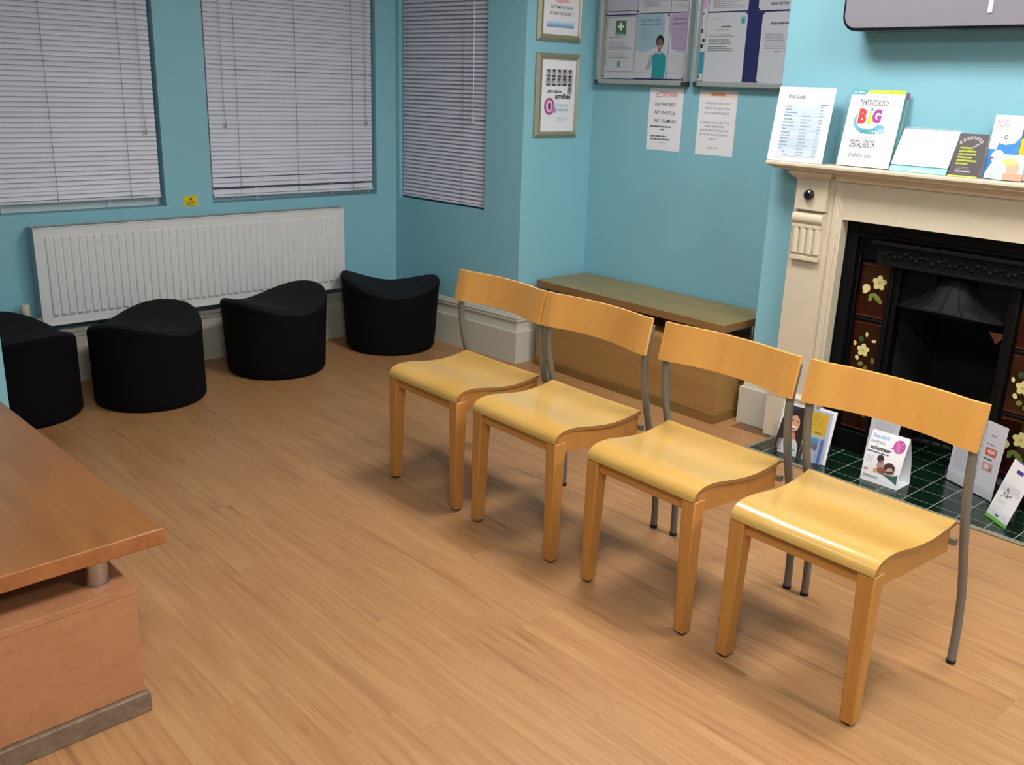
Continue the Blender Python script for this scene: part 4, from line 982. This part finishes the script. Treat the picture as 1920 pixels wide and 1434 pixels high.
# ------------------------------------------------------------ things on the hearth
t = thing('leaflet_holder', 'clear holder with smiling woman leaflet beside a yellow and blue leaflet', 'leaflet', (-2.12, 3.73, HT))
ux = Vector((1, .02, 0)).normalized()
b0 = Vector((-2.236, 3.698, HT + .003))
pg = leanpage('leaflet', None, None, b0, b0 + ux * .128, (0, .05, .232), .236, parent=t, thick=.002, mat=ink('dcdcde'))
pg.o['label'] = 'leaflet with a smiling dark haired woman'
pg.poly([(0, .0), (.128, 0), (.128, .215), (.11, .228), (.06, .226), (.02, .20), (.008, .15), (0, .08)], '2a1c20'); pg.poly([(.02, 0), (.118, 0), (.112, .055), (.094, .078), (.06, .085), (.035, .07), (.018, .03)], 'd4d6d6')
pg.poly([(.058, .105), (.088, .105), (.093, .078), (.075, .068), (.056, .078)], 'c08468'); pg.ell(.074, .148, .026, .038, 'd09a7c'); pg.ell(.074, .130, .013, .006, 'f2ece8'); pg.ell(.074, .1245, .012, .003, 'a83c3c')
pg.ell(.064, .158, .005, .002, '2a1a18'); pg.ell(.086, .158, .005, .002, '2a1a18'); pg.poly([(.058, .163), (.069, .165), (.069, .163), (.058, .161)], '2a1a18'); pg.poly([(.08, .165), (.092, .163), (.092, .161), (.08, .163)], '2a1a18'); pg.ell(.076, .145, .003, .006, 'bf886a')
pg.ell(.045, .218, .04, .010, '3a3458')
for k in range(5): pg.ell(.066 + .003 * (k % 2), .025 + k * .011, .013, .005, '3d6a72' if k < 3 else '3d4a50'); pg.ell(.022, .015 + k * .011, .014, .004, '8a8692')
pg.lines(.07, .022, .12, .034, 1, '4a9ac8', .8); pg.done()
b1 = b0 + ux * .142
pg = leanpage('leaflet', None, None, b1, b1 + ux * .100, (0, .05, .232), .238, parent=t, thick=.002, mat=ink('a7b4d0'))
pg.o['label'] = 'leaflet with yellow upper half and blue photograph'
pg.rect(.0, .125, .088, .228, 'c9a233'); pg.lines(.010, .165, .075, .215, 5, 'a88828', .35, 8); pg.lines(.035, .131, .080, .141, 1, '7a6020', .7, 9); pg.rect(.012, .0, .07, .118, '9aa4b8'); pg.ell(.04, .075, .024, .028, '6a6070'); pg.ell(.045, .098, .022, .014, '4a86b0'); pg.poly([(.012, 0), (.065, 0), (.06, .05), (.03, .066), (.012, .05)], 'b4b4c0'); pg.rect(.074, 0, .09, .115, '5468b0'); pg.done()
pg = leanpage('leaflet', None, None, b1 + Vector((.03, .012, 0)), b1 + Vector((.115, .012, 0)), (0, .05, .232), .246, parent=t, thick=.002); pg.lines(.045, .228, .08, .236, 1, '6a6ac0', .8); pg.done()
m = MB()
m.box((-.130, -.040, .0), (.128, -.038, .115)); m.box((-.130, .034, 0), (.128, .036, .20)); m.box((-.132, -.04, 0), (-.130, .036, .13)); m.box((.128, -.04, 0), (.130, .036, .13)); m.box((-.130, -.04, 0), (.128, .036, .002)); m.box((.006, -.038, .002), (.008, .034, .11))
m.build('acrylic_holder', ACR, t)

def tentprof(hw, d, h, bow, n=10):
    """curved A-shaped side profile: front bottom -> apex -> back bottom"""
    f = []
    for k in range(n + 1):
        q = k / n; f.append((-d / 2 * (1 - q) - bow * math.sin(PI * q), h * q))
    return f
t = thing('tent_card', 'white bowed tent card asking could you volunteer, centre of the hearth', 'card', (-1.727, 3.775, HT))
f = tentprof(0, .116, .218, .012); m = MB(); hw = .084; n = len(f)
vs = [(x, a, b) for x in (-hw, hw) for a, b in f]; vs += [(x, a + .0015, b) for x in (-hw, hw) for a, b in f]
m.add(vs, [(k, n + k, n + k + 1, k + 1) for k in range(n - 1)] + [(2 * n + k, 2 * n + k + 1, 3 * n + k + 1, 3 * n + k) for k in range(n - 1)], 0, True)
for k in range(n - 1):
    m.f.append([k, k + 1, 2 * n + k + 1, 2 * n + k]); m.mi.append(0); m.sm.append(False); m.f.append([n + k + 1, n + k, 3 * n + k, 3 * n + k + 1]); m.mi.append(0); m.sm.append(False)
fl_ = m.build('front_leaf', PAPER, t)
m = MB(); vs = [(x, -a, b) for x in (-hw, hw) for a, b in f]; vs += [(x, -a - .0015, b) for x in (-hw, hw) for a, b in f]
m.add(vs, [(k, k + 1, n + k + 1, n + k) for k in range(n - 1)] + [(2 * n + k, 3 * n + k, 3 * n + k + 1, 2 * n + k + 1) for k in range(n - 1)], 0, True); m.build('rear_leaf', PAPER, t)
m = MB(); m.box((-hw, -.057, 0), (hw, .057, .001)); m.build('base_leaf', PAPER, t)
class Bent(Page):
    """print that follows the bowed front leaf"""
    def __init__(s, root): s.u0 = s.v0 = 0; s.th = 0; s.cols = []; s.g = MB(); s.k = 0; s.root = root
    def done(s, name='printing'):
        out = []
        for (a, b, z) in s.g.v:
            q = min(1, max(0, b / .218)); yy = -.058 * (1 - q) - .012 * math.sin(PI * q)
            out.append((a - hw, yy - z - .0006, b))
        s.g.v = out; return s.g.build(name, [ink(c) for c in s.cols], s.root)
def grid_poly(pg, pts, c): pg.poly(pts, c)
pg = Bent(t)
pg.text('Beanstalk', .010, .188, .088, .204, '8cbce0', .02); pg.text('could you', .008, .163, .070, .180, '4a4648'); pg.text('volunteer', .010, .140, .108, .158, '2e2a2c', .03); pg.lines(.004, .127, .118, .134, 1, '5c585a', .8, 5)
pg.ell(.134, .176, .026, .027, 'c04a98'); pg.poly([(.096, .158), (.114, .165), (.112, .172)], 'c04a98')
for k in range(6): pg.lines(.118, .188 - k * .0065, .150, .192 - k * .0065, 1, 'e0a0cc', .7, k)
pg.lines(.010, .085, .045, .115, 5, 'c0bcbc', .4, 6); pg.ell(.078, .082, .017, .022, 'b09088'); pg.ell(.071, .110, .015, .016, '38282a'); pg.ell(.124, .062, .020, .022, 'c0a094'); pg.ell(.118, .080, .025, .024, '4a342e'); pg.ell(.086, .062, .02, .014, '8a5450'); pg.rect(.052, .048, .068, .064, 'e0a040')
pg.poly([(.088, .05), (.14, .052), (.160, .064), (.162, .020), (.148, .028), (.118, .040)], '3c6458'); pg.lines(.008, .048, .036, .058, 2, 'a86a74', .6, 7); pg.lines(.010, .018, .080, .034, 1, 'a8a4a8', .6, 14, 1.2)
pg.done()

t = thing('leaflet_stand', 'plain white text leaflet standing behind the volunteer tent card', 'leaflet', (-1.85, 3.94, HT))
pg = leanpage('leaflet', None, None, (-1.912, 3.93, HT + .001), (-1.776, 3.93, HT + .001), (0, .03, .25), .262, parent=t, mat=PAPG)
pg.lines(.022, .224, .085, .235, 1, '6a78c0', .7, 13, 1.2); pg.lines(.02, .200, .115, .210, 1, '8a8a94', .6); pg.lines(.02, .14, .118, .196, 8, 'a8a8b0', .4, 15); pg.lines(.02, .02, .118, .13, 14, 'a8a8b0', .4, 16); pg.done()
m = MB(); m.prism([(-.012, 0), (.04, 0), (.04, .002), (-.010, .002), (-.006, .04), (-.008, .04)], lambda a, b, d: (d, a, b), -.066, .07); m.build('acrylic_base', ACR, t)

u9 = Vector((.235, -.10, 0)).normalized(); n9 = Vector((u9.y, -u9.x, 0))       # n9 towards the viewer
t = thing('brochure_stand', 'clear stand with two white text sheets, right part of the hearth', 'brochure', (-1.45, 3.98, HT))
b0 = Vector((-1.567, 4.013, HT + .006))
pg = leanpage('sheet', None, None, b0, b0 + u9 * .148, tuple(Vector((0, 0, 1)) * .3 - n9 * .02), .318, parent=t, mat=PAPG)
pg.lines(.02, .06, .13, .28, 26, 'aaaabc', .45, 18); pg.done()
b1 = b0 + u9 * .150
pg = leanpage('sheet', None, None, b1, b1 + u9 * .104, tuple(Vector((0, 0, 1)) * .3 - n9 * .02), .320, parent=t, mat=PAPG)
pg.o['label'] = 'narrow sheet with two small red pictures'
pg.lines(.03, .258, .07, .272, 1, '8a8a96', .6); pg.lines(.015, .223, .085, .230, 1, '6a6a74', .6); pg.rect(.018, .178, .075, .212, 'b85848'); pg.ell(.045, .196, .018, .009, 'e0b0a0'); pg.rect(.055, .19, .068, .205, 'd8b8a8'); pg.lines(.015, .158, .085, .168, 1, '4a4a54', .7); pg.rect(.018, .112, .072, .148, 'b89aa0'); pg.ell(.04, .132, .012, .010, 'd8c8c8'); pg.rect(.055, .115, .068, .130, 'a86868'); pg.done()
off = Vector(t.location)
def accbox(m, b, u, nv, L_, d, h, th=.002):
    def q(a, c, z): v = b + u * a + nv * c + Vector((0, 0, z)) - off; return tuple(v)
    def bb(a0, a1, c0, c1, z0, z1):
        m.add([q(a0, c0, z0), q(a1, c0, z0), q(a1, c1, z0), q(a0, c1, z0), q(a0, c0, z1), q(a1, c0, z1), q(a1, c1, z1), q(a0, c1, z1)], [(0, 3, 2, 1), (4, 5, 6, 7), (0, 1, 5, 4), (1, 2, 6, 5), (2, 3, 7, 6), (3, 0, 4, 7)])
    bb(0, L_, -.03, d, 0, th); bb(0, L_, .006, .008, 0, h); bb(0, th, -.03, .008, 0, h); bb(L_ - th, L_, -.03, .008, 0, h); bb(0, L_, -.03, -.028, 0, h * 3)
m = MB(); accbox(m, Vector((-1.571, 4.013, HT)), u9, n9, .262, .07, .05); m.build('acrylic_stand', ACR, t)

t = thing('leaflet_holder', 'clear holder with tilted white leaflet with green foot, right edge of the hearth', 'leaflet', (-1.24, 3.74, HT))
u0 = Vector((.114, -.077, 0)).normalized(); nv = Vector((u0.y, -u0.x, 0)); off = Vector(t.location)
tv_ = Vector((0, 0, 1)) * .252 - nv * .06 + u0 * .055
bl = Vector((-1.296, 3.771, HT + .003)); br = Vector((-1.190, 3.699, HT + .003)); UU = (br - bl).normalized()
Vn = tv_.normalized()
# the leaflet slants to the right in its holder: a sheared outline in its own plane
Ul = (br - bl).length; Vp = (tv_ - UU * tv_.dot(UU)); sh = tv_.dot(UU); hh = Vp.length
pg = Page('leaflet', None, None, bl, UU, Vp, 0, 0, Ul, hh, parent=t, thick=.002, poly=[(0, 0), (Ul, 0), (Ul + .0, .002), (Ul + sh * .55, hh), (sh * .55, hh)])
sk = lambda v_: sh * .55 * v_ / hh
pg.poly([(0, 0), (Ul, 0), (Ul + sk(.014), .014), (sk(.014), .014)], '7cc850'); pg.poly([(sk(hh) , hh), (Ul + sk(hh), hh), (Ul + sk(hh - .012), hh - .012), (.03 + sk(hh - .006), hh - .004)], '2f5c9c')
pg.rect(.045 + sk(.2), .212, .083 + sk(.2), .228, '4a4a90'); pg.lines(.02 + sk(.17), .165, .10 + sk(.17), .20, 4, 'dfe8da', .5, 3)
for a, b, rx, rz_ in ((.05, .138, .006, .007), (.042, .118, .005, .008), (.062, .112, .010, .007), (.078, .118, .008, .005), (.058, .128, .004, .006), (.035, .105, .008, .003)): pg.ell(a + sk(b) * .8, b, rx, rz_, '8a7c84')
pg.lines(.02 + sk(.06), .075, .095 + sk(.06), .09, 2, 'c4dcb8', .5, 4); pg.lines(.016, .045, .09, .062, 2, 'd0d0d4', .4, 5); pg.rect(.050, .02, .072, .030, '7a7a98'); pg.done()
m = MB(); accbox(m, Vector((-1.30, 3.772, HT)), u0, nv, .14, .03, .055)
m.build('acrylic_holder', ACR, t)
t = thing('leaflet_holder', 'partly cropped clear holder with a blue and white leaflet at the frame edge', 'leaflet', (-1.12, 3.86, HT)); off = Vector(t.location)
pg = leanpage('leaflet', None, None, (-1.185, 3.90, HT + .003), (-1.075, 3.83, HT + .003), (-.02 * 0, .04, .24), .17, parent=t, thick=.002)
pg.rect(0, .0, .11, .055, '2c5aa8'); pg.rect(0, .085, .11, .12, 'c8ccd8'); pg.done()
m = MB(); accbox(m, Vector((-1.19, 3.902, HT)), u0, nv, .13, .03, .055); m.build('acrylic_holder', ACR, t)

# ------------------------------------------------------------ ceiling light panels
fr = pm('light frame white', 'e8e8e4', .4)
for k, (x, y_, e) in enumerate(LAMPS):
    t = thing('ceiling_light', ['square ceiling light panel nearest the alcove', 'square ceiling light panel above the right of the chairs', 'square ceiling light panel by the right wall', 'square ceiling light panel above the low table', 'square ceiling light panel behind the viewer'][k], 'ceiling light', (x, y_, CEIL))
    m = MB(); s = .3
    for a, b, c, d in ((-s, -s, s, -s + .02), (-s, s - .02, s, s), (-s, -s + .02, -s + .02, s - .02), (s - .02, -s + .02, s, s - .02)): m.box((a, b, -.03), (c, d, -.001))
    m.build('frame', fr, t, .002)
    em = bpy.data.materials.new('light diffuser'); nt, b = nodes(em); b.inputs['Base Color'].default_value = lin('f4f2ea')
    b.inputs['Emission Color'].default_value = lin(LAMP_COL); b.inputs['Emission Strength'].default_value = e
    m = MB(); m.box((-s + .02, -s + .02, -.022), (s - .02, s - .02, -.012)); m.build('diffuser', em, t)
